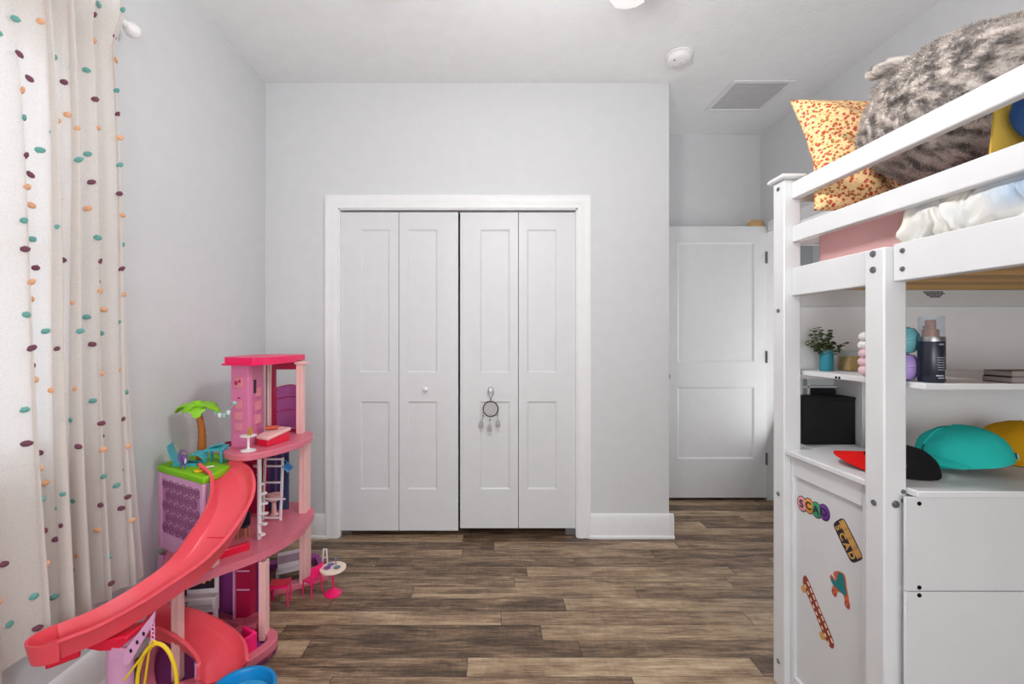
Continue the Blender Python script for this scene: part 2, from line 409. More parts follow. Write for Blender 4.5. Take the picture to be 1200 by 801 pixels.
panel_leaf(X_(399.3), X_(467.2), .034, 2.037, YD, .034, (X_(422.5), X_(456.5)), pz).build('door_leaf', door_m, d1, smooth=False, bevel=.0015)
l2 = panel_leaf(X_(467.8), X_(536.9), .034, 2.037, YD, .034, (X_(477.5), X_(512.5)), pz).build('door_leaf', door_m, d1, smooth=False, bevel=.0015)
knob(X_(499), .925, YD, l2)
B().box(X_(400), X_(412), YD+.005, YD+.028, .004, .034).build('pivot_bracket', steel_m, d1)
d2 = frame('door_2', (X_(607), YD+.017, .03))
l3 = panel_leaf(X_(539.2), X_(607.2), .048, 2.037, YD+.003, .034, (X_(562.5), X_(597.5)), pz).build('door_leaf', door_m, d2, smooth=False, bevel=.0015)
panel_leaf(X_(607.9), X_(675.6), .048, 2.037, YD+.003, .034, (X_(617.5), X_(652.5)), pz).build('door_leaf', door_m, d2, smooth=False, bevel=.0015)
knob(X_(575), .918, YD+.003, l3)
B().box(X_(663), X_(675), YD+.008, YD+.03, .004, .048).build('pivot_bracket', steel_m, d2)
# hall door standing open across the alcove
DY = 3.40
d3 = frame('door_3', (XR-.02, DY, .02))
dx0, dx1 = XR-.022-.83, XR-.004
leaf = panel_leaf(dx0, dx1, .022, 2.10, DY, .036, (1.438, 2.026), [(.318, .870), (1.06, 1.976)], .008, .014).build('door_leaf', door_m, d3, smooth=False, bevel=.0015)
b = B(); b.lathe([(0, -.062), (.02, -.06), (.027, -.05), (.026, -.04), (.014, -.03), (.011, -.012), (.03, -.01), (.032, 0)], dx0+.06, DY, .955, 22, axis='y')
b.build('door_handle', steel_m, leaf)
for z in (.32, 1.1, 1.86):
    b = B(); b.lathe([(.006, -.045), (.006, .045)], dx1-.004, DY-.006, z, 10); b.box(dx1-.012, dx1+.001, DY-.003, DY, z-.045, z+.045); b.build('hinge', hinge_m, d3)
tag(B().lathe([(.06, 0), (.062, .004), (.058, .03), (.04, .05), (0, .056)], 2.05, DY+.018, 2.1005, 24, sx=1.05, sy=.3).build('tan_dome', pine_m), 'small tan dome perched on top edge of open white door', 'small object')  # unidentified tan item, modelled as a plain dome

# window in the left wall, behind the curtain
w = frame('window_1', (XL-.06, (WY0+WY1)/2, WZ0))
b = B(); t = .055
b.box(XL-.1, XL-.03, WY0, WY0+t, WZ0, WZ1); b.box(XL-.1, XL-.03, WY1-t, WY1, WZ0, WZ1); b.box(XL-.1, XL-.03, WY0+t, WY1-t, WZ0, WZ0+t); b.box(XL-.1, XL-.03, WY0+t, WY1-t, WZ1-t, WZ1); b.box(XL-.1, XL-.03, WY0+t, WY1-t, 1.50, 1.55)
b.build('window_frame', trim_m, w)
B().box(XL-.07, XL-.064, WY0+t, WY1-t, WZ0+t, WZ1-t).build('window_pane', paneglass_m, w, smooth=False)
B().box(XL-.03, XL+.03, WY0-.03, WY1+.03, WZ0-.025, WZ0).build('window_sill', trim_m, w)

# ---------------------------------------------------------------- ceiling things
ft = thing('ceiling_fan', 'white ceiling fan, only one rounded blade tip reaching into view', 'fan', (.22, 1.19, H-.002))
B().lathe([(.07, 0), (.07, -.03), (.02, -.05), (.016, -.05), (.016, -.14), (.05, -.15), (.11, -.17), (.12, -.2), (.12, -.27), (.09, -.3), (.0, -.3)], .22, 1.19, H-.002, 32).build('motor', white_m, ft)
B().lathe([(.07, -.3), (.12, -.31), (.135, -.34), (.12, -.385), (.07, -.41), (0, -.42)], .22, 1.19, H-.002, 32).build('lamp_bowl', frost_m, ft)
for k in range(5):
    a = R(60)+k*2*PI/5; M = Matrix.Translation((.22, 1.19, H-.25)) @ Matrix.Rotation(a, 4, 'Z') @ Matrix.Rotation(R(9), 4, 'X')
    out = [(.17, -.05), (.3, -.06), (.64, -.07), (.69, -.058), (.71, -.02), (.71, .02), (.69, .058), (.64, .07), (.3, .06), (.17, .05)]
    B().prism(out, -.004, .004).xf(M).build('blade', white_m, ft, bevel=.002)
    B().box(.09, .22, -.02, .02, .004, .01).xf(M).build('blade_bracket', white_m, ft)
sd = thing('smoke_detector', 'round white smoke detector on the ceiling near the closet corner', 'smoke detector', (1.066, 2.5, H-.001))
B().lathe([(.074, 0), (.075, -.006), (.070, -.012), (.066, -.013)], 1.066, 2.5, H-.001, 36).build('base_plate', white_m, sd)
B().lathe([(.064, -.012), (.066, -.02), (.062, -.034), (.05, -.043), (.02, -.045), (0, -.045)], 1.066, 2.5, H-.001, 36).build('cover', white_m, sd)
B().lathe([(.014, -.044), (.015, -.048), (0, -.049)], 1.075, 2.49, H-.001, 18).build('test_button', white_m, sd)
B().lathe([(.004, -.04), (.004, -.0455), (0, -.046)], 1.03, 2.475, H-.001, 10).build('indicator', dark_m, sd)
vx0, vx1, vy0, vy1 = 1.508, 1.895, 2.74, 3.11
v = thing('air_vent', 'white louvred return air grille set in the ceiling', 'vent', ((vx0+vx1)/2, (vy0+vy1)/2, H-.001))
b = B(); f = .025
for q in ((vx0, vx1, vy0, vy0+f), (vx0, vx1, vy1-f, vy1), (vx0, vx0+f, vy0+f, vy1-f), (vx1-f, vx1, vy0+f, vy1-f)): b.box(*q, H-.009, H-.001)
b.build('frame', trim_m, v, bevel=.002)
b = B()
ns = 20
for k in range(ns):
    y = vy0+f+(vy1-vy0-2*f)*(k+.5)/ns
    b.quadstrip([[(x, y-.0072, H-.0074), (x, y-.0068, H-.0086), (x, y+.0064, H-.0052), (x, y+.0064, H-.0040)] for x in (vx0+f, vx1-f)])
b.build('louvres', trim_m, v, smooth=False)
B().box(vx0+f, vx1-f, vy0+f, vy1-f, H-.0015, H-.001).build('backing', mat('vent_grey', (225, 225, 225), .8), v)

# ---------------------------------------------------------------- curtain
CX = -1.322
rod = thing('curtain_rod', 'white curtain rod with egg shaped finial above the window', 'curtain rod', (CX, .7, 2.385))
B().tube([(CX, -.2, 2.385), (CX, 1.60, 2.385)], .011, 12).build('rod', white_m, rod)
B().lathe([(.011, 0), (.014, .004), (.012, .01), (.020, .02), (.027, .035), (.026, .05), (.016, .063), (0, .068)], CX, 1.60, 2.385, 20, axis='y').build('finial', white_m, rod)
b = B(); b.beam((CX, 1.565, 2.375), (XL+.004, 1.565, 2.375), .012); b.box(XL+.0005, XL+.008, 1.545, 1.585, 2.32, 2.40); b.build('bracket', white_m, rod)
cur = thing('curtain', 'sheer cream curtain with teal, plum and apricot tufts at the window', 'curtain', (CX, .7, .2))
def cpt(u, v):                                 # u along the cloth, v from top to hem
    yr = 1.575+.085*v+.01*math.sin(7*v)
    y = -.15+(yr+.15)*u
    z1 = .345+(-.26 if u < .74 else 0)*min(1, max(0, (.78-u)/.06))
    ph = u*138+.9*math.sin(2.2*v+u*11)+1.1*math.sin(u*37)
    A = .027+.012*math.sin(u*23)
    x = CX+A*math.sin(ph)*(.75+.35*v)+.014*math.sin(u*31+2*v)
    tp = max(0, min(1, 1.4-v/.05)); x = x*(1-tp)+(CX+.034+.008*math.sin(ph))*tp
    y += .018*math.cos(ph*1.0)*(.8+.4*v)
    z = 2.425+(z1-2.425)*v+.006*math.sin(ph)*v
    return Vector((x, y, z))
b = B(); b.grid(cpt, 330, 40)
b.build('cloth', sheer_m, cur, ang=180)
b = B(); nc = 31; nr = 23
for i in range(nc):
    for j in range(nr):
        u = (i+.5+.33*random.uniform(-1, 1))/nc; v = (j+.5*(i % 2)+.3+.1*random.uniform(-1, 1))/nr
        if not .01 < v < .985 or u < .3: continue
        p = cpt(u, v); q = cpt(min(1, u+.002), v); d = (q-p).normalized()
        nrm = Vector((d.y, -d.x, 0)); nrm = nrm if nrm.x > 0 else -nrm
        M = Matrix((d, nrm, Vector((0, 0, 1)))).transposed() @ Matrix.Rotation(random.uniform(-.3, .5), 3, 'Y')
        b.mi = j % 3
        sd_ = random.random()*9
        b.ell(p+nrm*.003, (.0125*random.uniform(.8, 1.1), .005, .0085), M, 12, 6, lambda q: 1+.22*noise.noise(q*2.6+Vector((sd_, 0, 0))))
o = b.build('tufts', tuft_ms, cur); o['kind'] = 'stuff'

# ---------------------------------------------------------------- loft bed
bx0 = 1.035; P = .06
bed = thing('loft_bed', 'white wooden loft bed with guard rails and storage below along the right wall', 'bed', (1.58, .6, 0))
def bolt(b, x, y, z, ax='x', r=.0075):
    if ax == 'x': b.lathe([(0, -.004), (r*.5, -.004), (r*.55, -.003), (r*.9, -.003), (r, -.001), (r, .002)], x, y, z, 14, axis='x')
    else: b.lathe([(0, -.004), (r*.5, -.004), (r*.55, -.003), (r*.9, -.003), (r, -.001), (r, .002)], x, y, z, 14, axis='y')
YFAR, YNR = 1.561, 1.165
def post(x, y, h, cap=True):
    b = B(); b.box(x, x+P, y, y+P, 0, h); o = b.build('post', bed_m, bed, bevel=.004)
    if cap:
        c = B(); c.quadstrip([[(x-e, y-e, z), (x+P+e, y-e, z), (x+P+e, y+P+e, z), (x-e, y+P+e, z)] for e, z in ((.008, h), (.014, h+.005), (.014, h+.013), (.008, h+.019))]); c.build('post_cap', bed_m, o, bevel=.002)
    return o
pf = post(bx0, YFAR, 1.805); pn = post(bx0, YNR, 1.488, False)
post(2.055, YFAR, 1.805); post(bx0, -.44, 1.805); post(2.055, -.44, 1.805)
def abolt(par, *a, **k):
    b = B(); bolt(b, *a, **k); b.build('bolt', bolt_m, par)
for z in (1.78, 1.345, .69, .09): abolt(pf, bx0, YFAR+.03, z)
for z in (1.475, 1.432): abolt(pn, bx0, YNR+.033, z, r=.009)
abolt(pn, bx0, YNR+.03, .805, r=.008); abolt(pn, bx0+.03, YNR, .812, 'y', .010); abolt(pn, bx0+.05, YNR, .845, 'y', .006); abolt(pn, bx0+.05, YNR, .822, 'y', .006)
rx0, rx1 = 1.062, 1.088
for z0, z1, nm in ((1.735, 1.795, 'guard_rail'), (1.582, 1.641, 'guard_rail')):
    B().box(rx0, rx1, -.44, YFAR+.0005, z0, z1).build(nm, bed_m, bed, bevel=.004)
B().box(rx0, rx1, YNR+P, YFAR, 1.395, 1.494).build('side_rail', bed_m, bed, bevel=.003)
sr = B().box(rx0-.004, rx1, -.40, YNR-.0005, 1.395, 1.494).build('side_rail', bed_m, bed, bevel=.003)
for z in (1.472, 1.425): abolt(sr, rx0-.004, YNR-.028, z, r=.0065)
for z0, z1 in ((1.735, 1.795), (1.582, 1.641)):
    B().box(bx0+P, 2.055, YFAR+.025, YFAR+.05, z0, z1).build('guard_rail', bed_m, bed, bevel=.004)
er = B().box(bx0+P, 2.055, YFAR+.02, YFAR+.045, 1.36, 1.494).build('end_rail', bed_m, bed, bevel=.003)
B().box(bx0+P, 2.055, -.43, -.405, 1.36, 1.494).build('end_rail', bed_m, bed, bevel=.003)
b = B()                                         # small printed notice on the end rail: four lines of tiny marks
for k, (w0, w1) in enumerate(((0, .07), (.004, .075), (.012, .066), (.022, .06))):
    x = w0
    while x < w1:
        l = random.uniform(.003, .010); b.box(1.545+x, 1.545+min(x+l, w1), YFAR+.0194, YFAR+.0202, 1.409-.0058*k, 1.4132-.0058*k); x += l+.0015
b.build('printed_notice', print_m, er, smooth=False)
B().box(2.075, 2.1, -.38, YFAR, 1.395, 1.494).build('side_rail', bed_m, bed, bevel=.003)
for k in range(12):
    y = YFAR-.03-k*.165
    B().box(rx1, 2.075, y-.075, y, 1.432, 1.45).build('slat', pine_m, bed)
B().box(rx1, 2.075, YFAR-.015, YFAR+.018, 1.418, 1.462).build('cleat', pine_m, bed)
# storage below: carcass, framed side, top, back panel, shelf
dz = .838
car = B().box(bx0+.05, 2.08, YNR-.0155, YFAR+.04, .06, dz-.003).build('carcass', panel_m, bed, bevel=.002)
b = B(); b.prism([(bx0+.002, YNR+P), (bx0+.06, YNR+P), (bx0+.06, YNR-.03), (2.085, YNR-.03), (2.085, YFAR+.19), (1.15, YFAR+.19), (1.15, YFAR+.0), (bx0+.002, YFAR)], dz+.0005, dz+.018)
b.build('desk_top', bed_m, bed, bevel=.003)
b = B()
for z0, z1 in ((.598, dz), (.07, .594)): b.box(bx0+.035, 2.07, YNR-.022, YNR-.016, z0, z1)
bp_ = b.build('back_boards', panel_m, bed, bevel=.0015)
for x, z in ((1.106, .822), (1.106, .606), (1.106, .586)): B().lathe([(0, -.0015), (.0055, -.001), (.0055, 0)], x, YNR-.022, z, 14, axis='y').build('screw_hole', dark_m, bp_)
# framed side facing the room
sx = bx0+.022
b = B()
b.box(sx, sx+.02, YFAR-.016, YFAR, .0, dz); b.box(sx, sx+.02, YNR+P, YNR+P+.035, .0, dz)
b.box(sx, sx+.02, YNR+P+.035, YFAR-.016, dz-.07, dz); b.box(sx, sx+.02, YNR+P+.035, YFAR-.016, 0, .07)
b.build('side_frame', bed_m, bed, bevel=.003)
B().box(sx+.012, sx+.018, YNR+P+.034, YFAR-.015, .069, dz-.069).build('side_panel', panel_m, bed)
# hutch back panel, open at lower left, with a cubby behind
b = B(); yb0, yb1 = YFAR+.046, YFAR+.058
b.box(1.10, 2.07, yb0, yb1, 1.11, 1.374); b.box(1.375, 2.07, yb0, yb1, dz+.018, 1.11)
b.build('back_panel', mat('white_laminate', (240, 240, 241), .45), bed, bevel=.0015)
b = B(); b.box(1.345, 1.375, yb0-.004, YFAR+.185, dz+.018, 1.11); b.box(1.148, 1.345, YFAR+.175, YFAR+.185, dz+.018, 1.11); b.box(1.148, 1.345, YFAR+.062, YFAR+.185, 1.098, 1.11)
b.box(1.195, 1.205, YFAR+.15, YFAR+.175, dz+.018, 1.098); b.box(1.225, 1.235, YFAR+.15, YFAR+.175, dz+.018, 1.098); b.box(1.205, 1.34, YFAR+.15, YFAR+.175, 1.055, 1.062)
b.build('cubby', bed_m, bed, bevel=.001)
b = B(); b.box(1.102, 2.07, YNR-.042, yb0, 1.117, 1.133)
sh = b.build('shelf', bed_m, bed, bevel=.002)
b = B(); b.box(1.1005, 1.102, 1.395, 1.402, 1.119, 1.126); b.box(1.1005, 1.102, 1.408, 1.415, 1.119, 1.126); b.build('shelf_pegs', dark_m, sh)

# stickers on the side panel (the panel faces -X; near end is to the right)
px_ = sx+.012
def sticker(name, label, parts, y, z, rot, kx=1, ky=1):
    t = thing(name, label, 'sticker', (px_, y, z))
    for nm, b, m, off in parts:
        # local: a = to the right in the picture (-Y), c = up, thickness along -X
        Mr = Matrix.Rotation(rot, 4, 'Z')
        Mw = Matrix(((0, 0, -1, 0), (-1, 0, 0, 0), (0, 1, 0, 0), (0, 0, 0, 1)))
        b.xf(Mw @ Mr @ Matrix.Diagonal((kx, ky, 1, 1))); b.build(nm, m, t, local=True, ang=50)
    return t
def blob(pts, z0, z1, n=5):
    return B().prism(smooth_poly(pts, n), z0, z1)
def letter(ch, size, ax, ay, z, rot=0, sx_=1):
    me = text_mesh(ch, size, .0003); b = B(); b.bm.from_mesh(me); bpy.data.meshes.remove(me)
    return b.xf(Matrix.Translation((ax, ay, z)) @ Matrix.Rotation(rot, 4, 'Z') @ Matrix.Diagonal((sx_, 1, 1, 1)))
lp = [(-.042, (226, 150, 160), 'S'), (-.014, (222, 150, 50), 'C'), (.014, (46, 150, 104), 'A'), (.042, (104, 40, 140), 'D')]
parts = []
for i, (a, c, ch) in enumerate(lp):
    mm = mat('bubble_'+ch.lower(), c, .4)
    parts.append(('outline', B().lathe([(.026, 0), (.026, .0008), (0, .0009)], a, .003*(i % 2), 0, 24, sx=.78, sy=1.02), print_m, 0))
    parts.append(('bubble', B().lathe([(.0235, .0009), (.0225, .0018), (.012, .0026), (0, .0028)], a, .003*(i % 2), 0, 24, sx=.78, sy=1.02), mm, 0))
    parts.append(('letter', letter(ch, .034, a, .003*(i % 2), .0030), print_m, 0))
sticker('letter_sticker', 'sticker of four bubble letters in pink, orange, green and purple', parts, 1.468, .684, R(4), 1.2, 1.0)
tan_m = mat('tan_print', (206, 158, 84), .45)
parts = [('backing', blob([(-.078, -.034), (-.04, -.04), (.04, -.04), (.078, -.034), (.084, 0), (.078, .032), (.04, .038), (-.04, .038), (-.08, .034), (-.086, 0)], 0, .0008), print_m, 0)]
for k in range(4):
    a = -.059+.0385*k; b = B()
    for q in range(4): b.prism(smooth_poly([(a-.017, .004+.008*q), (a+.017, .004+.008*q), (a+.017, .0095+.008*q), (a-.017, .0095+.008*q)], 2), .0008, .0016)
    parts.append(('stripes', b, tan_m, 0))
    parts.append(('letter', letter('SCAD'[k], .044, a, -.017, .0014, 0, .95), tan_m, 0))
sticker('word_sticker', 'tan and black striped four letter word sticker slanting beside the near post', parts, 1.325, .644, R(-50), .68, .74)
teals_m = mat('sticker_teal', (20, 118, 122), .4); orng_m = mat('sticker_orange', (206, 96, 60), .4)
parts = [('outline', blob([(-.028, .036), (-.004, .05), (.026, .048), (.03, .01), (.034, -.05), (.018, -.056), (.008, -.018), (-.02, -.024), (-.03, -.044), (-.046, -.03), (-.036, -.004), (-.048, .012), (-.04, .026), (-.02, .018)], 0, .0008), orng_m, 0),
         ('boot', blob([(-.016, .016), (.0, .046), (.02, .045), (.025, .01), (.024, -.018), (.0, -.016), (-.03, -.006), (-.042, .006), (-.038, .02), (-.024, .012)], .0008, .0018), teals_m, 0)]
for a, c in ((-.032, -.028), (.024, -.044)):
    parts.append(('wheel', B().lathe([(.012, .0008), (.011, .002), (0, .0022)], a, c, 0, 18), mat('wheel_rust', (176, 70, 50), .4), 0))
    parts.append(('wheel_hub', B().lathe([(.004, .002), (0, .0028)], a, c, 0, 12), tan_m, 0))
sticker('skate_sticker', 'teal roller skate sticker with orange wheels', parts, 1.352, .489, R(8), .85, .9)
brd = mat('board_red', (142, 54, 34), .4); bw = mat('board_white', (238, 222, 206), .4)
parts = [('board', blob([(-.118, .004), (-.115, .021), (-.08, .024), (0, .023), (.09, .024), (.117, .012), (.117, -.006), (.08, -.017), (0, -.016), (-.09, -.016)], 0, .001), brd, 0)]
b = B()
for k in range(9): b.box(-.098+.0235*k, -.082+.0235*k, .013, .019, .001, .0016); b.box(-.092+.0235*k, -.08+.0235*k, -.010, -.004, .001, .0016)
parts.append(('stripes', b, bw, 0))
for a in (-.08, .078): parts.append(('wheel', B().lathe([(.014, 0), (.014, .0012), (.006, .002), (0, .002)], a, -.026, 0, 18), tan_m, 0))
sticker('board_sticker', 'brown and white striped skateboard sticker, lowest on the side panel', parts, 1.45, .357, R(-50), .84, .9)

# ---------------------------------------------------------------- bedding
mt = B()
mt.box(1.14, 2.07, -.39, YFAR-.005, 1.451, 1.625)
tag(mt.build('mattress', sheet_m, bevel=.03, seg=4), 'mattress under a pale pink fitted sheet in the loft bed', 'mattress')
def pillow_fn(w, h, t, seed, wr=.012):
    def f(u, v):
        # closed surface: u in 0..1 wraps front and back
        return None
    return f
def pillow(w, h, t, seed=0, wr=.014, nu=36, nv=28):
    b = B(); V = {}
    for s in (0, 1):
        for i in range(nu+1):
            for j in range(nv+1):
                edge = i in (0, nu) or j in (0, nv)
                if s == 1 and edge: V[s, i, j] = V[0, i, j]; continue
                a = i/nu*2-1; c = j/nv*2-1
                k = max(0, (1-a*a)*(1-c*c))**.42
                pin = 1-.07*(1-a*a if abs(c) > .99 else (1-c*c)*abs(a)**6) if False else 1
                x = a*w/2*(1-.05*(1-c*c)); y = c*h/2*(1-.05*(1-a*a)); x -= .042*max(0, c+.1)*max(0, -a); z = (1 if s == 0 else -1)*t/2*k
                q = Vector((x*8, y*8, seed+s*5)); z += wr*noise.noise(q)*k*1.2+wr*1.5*(1-2.4*abs(noise.noise(Vector((x*6+y*8, y*5-x*4, seed+7)))))*k
                V[s, i, j] = b.bm.verts.new((x, y, z))
    for s in (0, 1):
        for i in range(nu):
            for j in range(nv):
                q = [V[s, i, j], V[s, i+1, j], V[s, i+1, j+1], V[s, i, j+1]]
                b.face(q if s == 0 else q[::-1])
    return b
M = Matrix.Translation((1.366, 1.500, 1.858)) @ Matrix.Rotation(R(-5), 4, 'Z') @ Matrix.Rotation(R(72), 4, 'X') @ Matrix.Rotation(R(-6), 4, 'Z')
tag(pillow(.54, .46, .12, 3, .022, 56, 48).xf(M).build('pillow', floral_m, ang=180), 'floral orange and cream pillow leaning at the far end of the loft bed', 'pillow')

# big grey plush
pl = thing('plush_toy', 'huge grey tabby plush with a stubby ear lying on the loft bed', 'plush toy', (1.44, 1.15, 1.63))
rotp = Matrix.Rotation(R(-14), 3, 'Z') @ Matrix.Rotation(R(9), 3, 'Y')
pc = Vector((1.492, 1.172, 1.846))
pr = (.40, .24, .205)
def pfun(d): return (abs(d.x)**2.5+abs(d.y)**2.5+abs(d.z)**2.5)**(-1/2.5)*1.0+.035*noise.noise(d*2.2)+.02*noise.noise(d*5)
body = B().ell(pc, pr, rotp, 64, 40, pfun).build('body', fur_m, pl, ang=180)
b = B()
psys = body.modifiers.new('fur', 'PARTICLE_SYSTEM').particle_system; ps = psys.settings
ps.type = 'HAIR'; ps.count = 9000; ps.hair_length = .011; ps.hair_step = 3; ps.render_step = 3
ps.child_type = 'SIMPLE'; ps.rendered_child_count = 6; ps.child_radius = .010; ps.clump_factor = .4; ps.roughness_2 = .012; ps.roughness_endpoint = .010
ps.root_radius = .0012; ps.tip_radius = .0004; ps.radius_scale = 1.0
e0 = pc+rotp @ Vector((-.292, .055, .135))
ear = [e0, e0+Vector((-.035, .01, .016)), e0+Vector((-.075, .015, .018)), e0+Vector((-.118, .02, .002)), e0+Vector((-.135, .02, -.006))]
b.tube(ear, [.034, .030, .026, .020, .006], 16); b.build('ear', fur_m, pl, ang=180)
def patch(u, v):
    a = -PI/2*0+2*PI*u; r = v*.62
    d = Vector((math.cos(a)*r*.7-.02, math.sin(a)*r*.45-.10, 0)); d.z = math.sqrt(max(.02, 1-d.x**2-d.y**2)); d.normalize()
    k = pfun(d)*1.012
    return pc+rotp @ Vector((d.x*pr[0], d.y*pr[1], d.z*pr[2]))*k
B().grid(patch, 32, 10, .004).build('belly_patch', belly_m, pl, ang=180)
bc = thing('blue_cushion', 'dark blue round cushion with a mustard tab beside the grey plush', 'cushion', (1.18, .93, 1.63))
B().ell((1.205, .925, 1.738), (.085, .075, .08), None, 28, 18, lambda d: 1+.05*noise.noise(d*2.5)).build('cushion', bluef_m, bc, ang=180)
b = B(); b.grid(lambda u, v: (1.135+.05*u, 1.005-.012*v-.02*u, 1.665+.125*v), 6, 8, .008); b.build('tab', mustard_m, bc, ang=60)

# bunched blanket at the mattress edge
bsec = catmull([(1.112, 0, 1.468), (1.093, 0, 1.500), (1.082, 0, 1.535), (1.090, 0, 1.580), (1.108, 0, 1.622), (1.155, 0, 1.650), (1.23, 0, 1.642), (1.31, 0, 1.634)], 6)
def blk(u, v):
    y = 1.165-1.3*u+.022*(1-v)*noise.noise(Vector((v*6, 3, 1)))
    t = v*(len(bsec)-1); i = min(int(t), len(bsec)-2); p = bsec[i].lerp(bsec[i+1], t-i)
    q = Vector((u*25+v*1.6+.6*noise.noise(Vector((u*15, v*3, 2))), v*1.5, 1))
    rdg = 1-2.1*abs(noise.noise(q)); rd2 = 1-2.2*abs(noise.noise(Vector((u*58-v*2.5, v*3.2, 6))))
    f = .75*rdg+.45*rd2-.55
    x = p.x-.030*f; z = p.z+(.020*f if v > .45 else .006*f)
    x = min(x, 1.132)
    if not 1.504 < z < 1.572: x = max(x, 1.0895)
    else: x = max(x, 1.058)
    if x > 1.13: z = max(z, 1.634)
    return (x, y+.010*math.sin(v*8+u*50), z)
tag(B().grid(blk, 320, 40, .003).build('blanket', blanket_m, ang=180), 'bunched cream and pale blue blanket squeezed between the guard rails', 'blanket')

# ---------------------------------------------------------------- things on the shelf
SZ = 1.1335
pt = thing('potted_plant', 'leafy green sprig in a small turquoise glass on the shelf', 'plant', (1.172, 1.545, SZ))
B().lathe([(0, 0), (.019, 0), (.0205, .003), (.0205, .07), (.0185, .07), (.0185, .006), (0, .006)], 1.172, 1.545, SZ, 24).build('glass_cup', tealglass_m, pt)
b = B(); lf = B(); random.seed(11)
for k in range(20):
    a = random.uniform(0, 2*PI); sp = random.uniform(.02, .06); hh = random.uniform(.07, .14)
    p0 = Vector((1.172, 1.545, SZ+.008)); p2 = p0+Vector((math.cos(a)*sp, math.sin(a)*sp*.8, hh)); p1 = (p0+p2)/2+Vector((0, 0, .03))
    c = [p0*(1-t)**2+p1*2*t*(1-t)+p2*t*t for t in [i/6 for i in range(7)]]
    b.tube(c, .0009, 5)
    for i in range(3, 7):
        for s in range(3):
            q = c[i]+Vector((random.uniform(-.009, .009), random.uniform(-.009, .009), random.uniform(-.007, .007)))
            Mx = Matrix.Rotation(random.uniform(0, 6.28), 3, 'Z') @ Matrix.Rotation(random.uniform(-1, 1), 3, 'X')
            lf.ell(q, (.0075, .0045, .0012), Mx, 8, 4)
b.build('stems', mat('stem_green', (74, 84, 44), .7), pt); lf.build('foliage', mat('leaf_olive', (62, 74, 38), .6), pt)['kind'] = 'stuff'
jr = thing('glass_jar', 'square glass jar of golden filling beside the potted sprig', 'jar', (1.265, 1.545, SZ))
def rsq(w, d, r, n=5):
    o = []
    for cx, cy, a0 in ((w-r, d-r, 0), (-w+r, d-r, 90), (-w+r, -d+r, 180), (w-r, -d+r, 270)):
        o += [(cx+math.cos(R(a0+90*k/n))*r, cy+math.sin(R(a0+90*k/n))*r) for k in range(n+1)]
    return o
b = B(); b.quadstrip([[(1.265+x*k, 1.545+y*k, SZ+z) for x, y in rsq(.037, .028, .008)] for k, z in ((1, 0), (1, .07), (.93, .07), (.93, .003))]); b.build('jar_glass', clear_m, jr)
B().prism([(1.265+x, 1.545+y) for x, y in rsq(.0335, .0245, .007)], SZ+.003, SZ+.05).build('filling', mat('golden_filling', (204, 154, 20), .5, bump=(120, .8, .006)), jr)
pk = mat('blush_bead', (232, 196, 204), .5)
pkt = thing('bead_stack', 'pink and white lumpy ornament half hidden behind the near post', 'ornament', (1.163, 1.35, SZ))
b = B()
for k in range(5):
    for q in range(6): b.ell((1.163+math.cos(q*PI/3+k*.5)*.018, 1.35+math.sin(q*PI/3+k*.5)*.018, SZ+.016+.0255*k), (.017, .017, .015), None, 12, 8)
    if k == 2:
        b.build('beads', pk, pkt); b = B()
b.build('beads', white_m, pkt)
for k, (mm, nm) in enumerate(((mat('lavender_shell', (176, 150, 214), .35), 'lavender'), (mat('aqua_shell', (110, 176, 186), .35), 'aqua'))):
    t = thing('shell_ball', f'{nm} ribbed ball {"under the aqua one" if k == 0 else "stacked on the lavender one"} beside the spray bottle', 'ball', (1.128, 1.215, SZ+.0725*k))
    B().lathe([(.012, 0), (.026, .004), (.036, .02), (.0385, .0345), (.0385, .0355)], 1.128, 1.215, SZ+.0725*k, 28).build('lower_shell', mm, t)
    B().lathe([(.0385, .0365), (.0385, .0375), (.036, .052), (.026, .068), (.012, .072)], 1.128, 1.215, SZ+.0725*k, 28).build('upper_shell', mm, t)
    B().lathe([(.036, .035), (.0372, .036), (.036, .037)], 1.128, 1.215, SZ+.0725*k, 28).build('seam', grey_m, t)
sp = thing('spray_bottle', 'dark navy spray bottle with clear cap on the shelf', 'bottle', (1.152, 1.158, SZ))
bx, by = 1.152, 1.158
bod = B().lathe([(0, 0), (.0245, 0), (.027, .004), (.027, .108), (.024, .115), (.018, .117), (0, .117)], bx, by, SZ, 32).build('body', mat('navy_label', (26, 30, 46), .3), sp)
B().lathe([(.0272, .106), (.0273, .112), (.0262, .118), (.0245, .118)], bx, by, SZ, 32).build('collar', steel_m, sp)
cap = B().lathe([(.026, .116), (.026, .170), (.0245, .172), (0, .172), (0, .170), (.0243, .1695), (.0243, .116)], bx, by, SZ, 32).build('clear_cap', clear_m, sp)
cop = mat('copper', (128, 62, 34), .4, .4, .3)
b = B(); b.lathe([(.017, .117), (.017, .137), (.011, .139), (.011, .158), (.009, .162), (0, .162)], bx-.002, by, SZ, 22); b.box(bx-.017, bx-.002, by-.005, by+.005, SZ+.139, SZ+.147); b.build('pump', cop, sp)
lab = mat('label_print', (178, 184, 200), .5)
def onbody(b, a0, a1, z0, z1, r=.0273):
    n = 6; b.grid(lambda u, v: (bx+math.sin(a0+(a1-a0)*u)*r, by-math.cos(a0+(a1-a0)*u)*r, SZ+z0+(z1-z0)*v), n, 1)
for k in range(6):
    b = B(); onbody(b, -.35+.02*(k % 3), .35-.03*(k % 2), .064-.0062*k, .0652-.0062*k); b.build('label_line', lab, bod)
b = B(); onbody(b, -.45, .15, .017, .020); onbody(b, -.3, .25, .0115, .0135)
b.build('label_line', lab, bod); b = B()
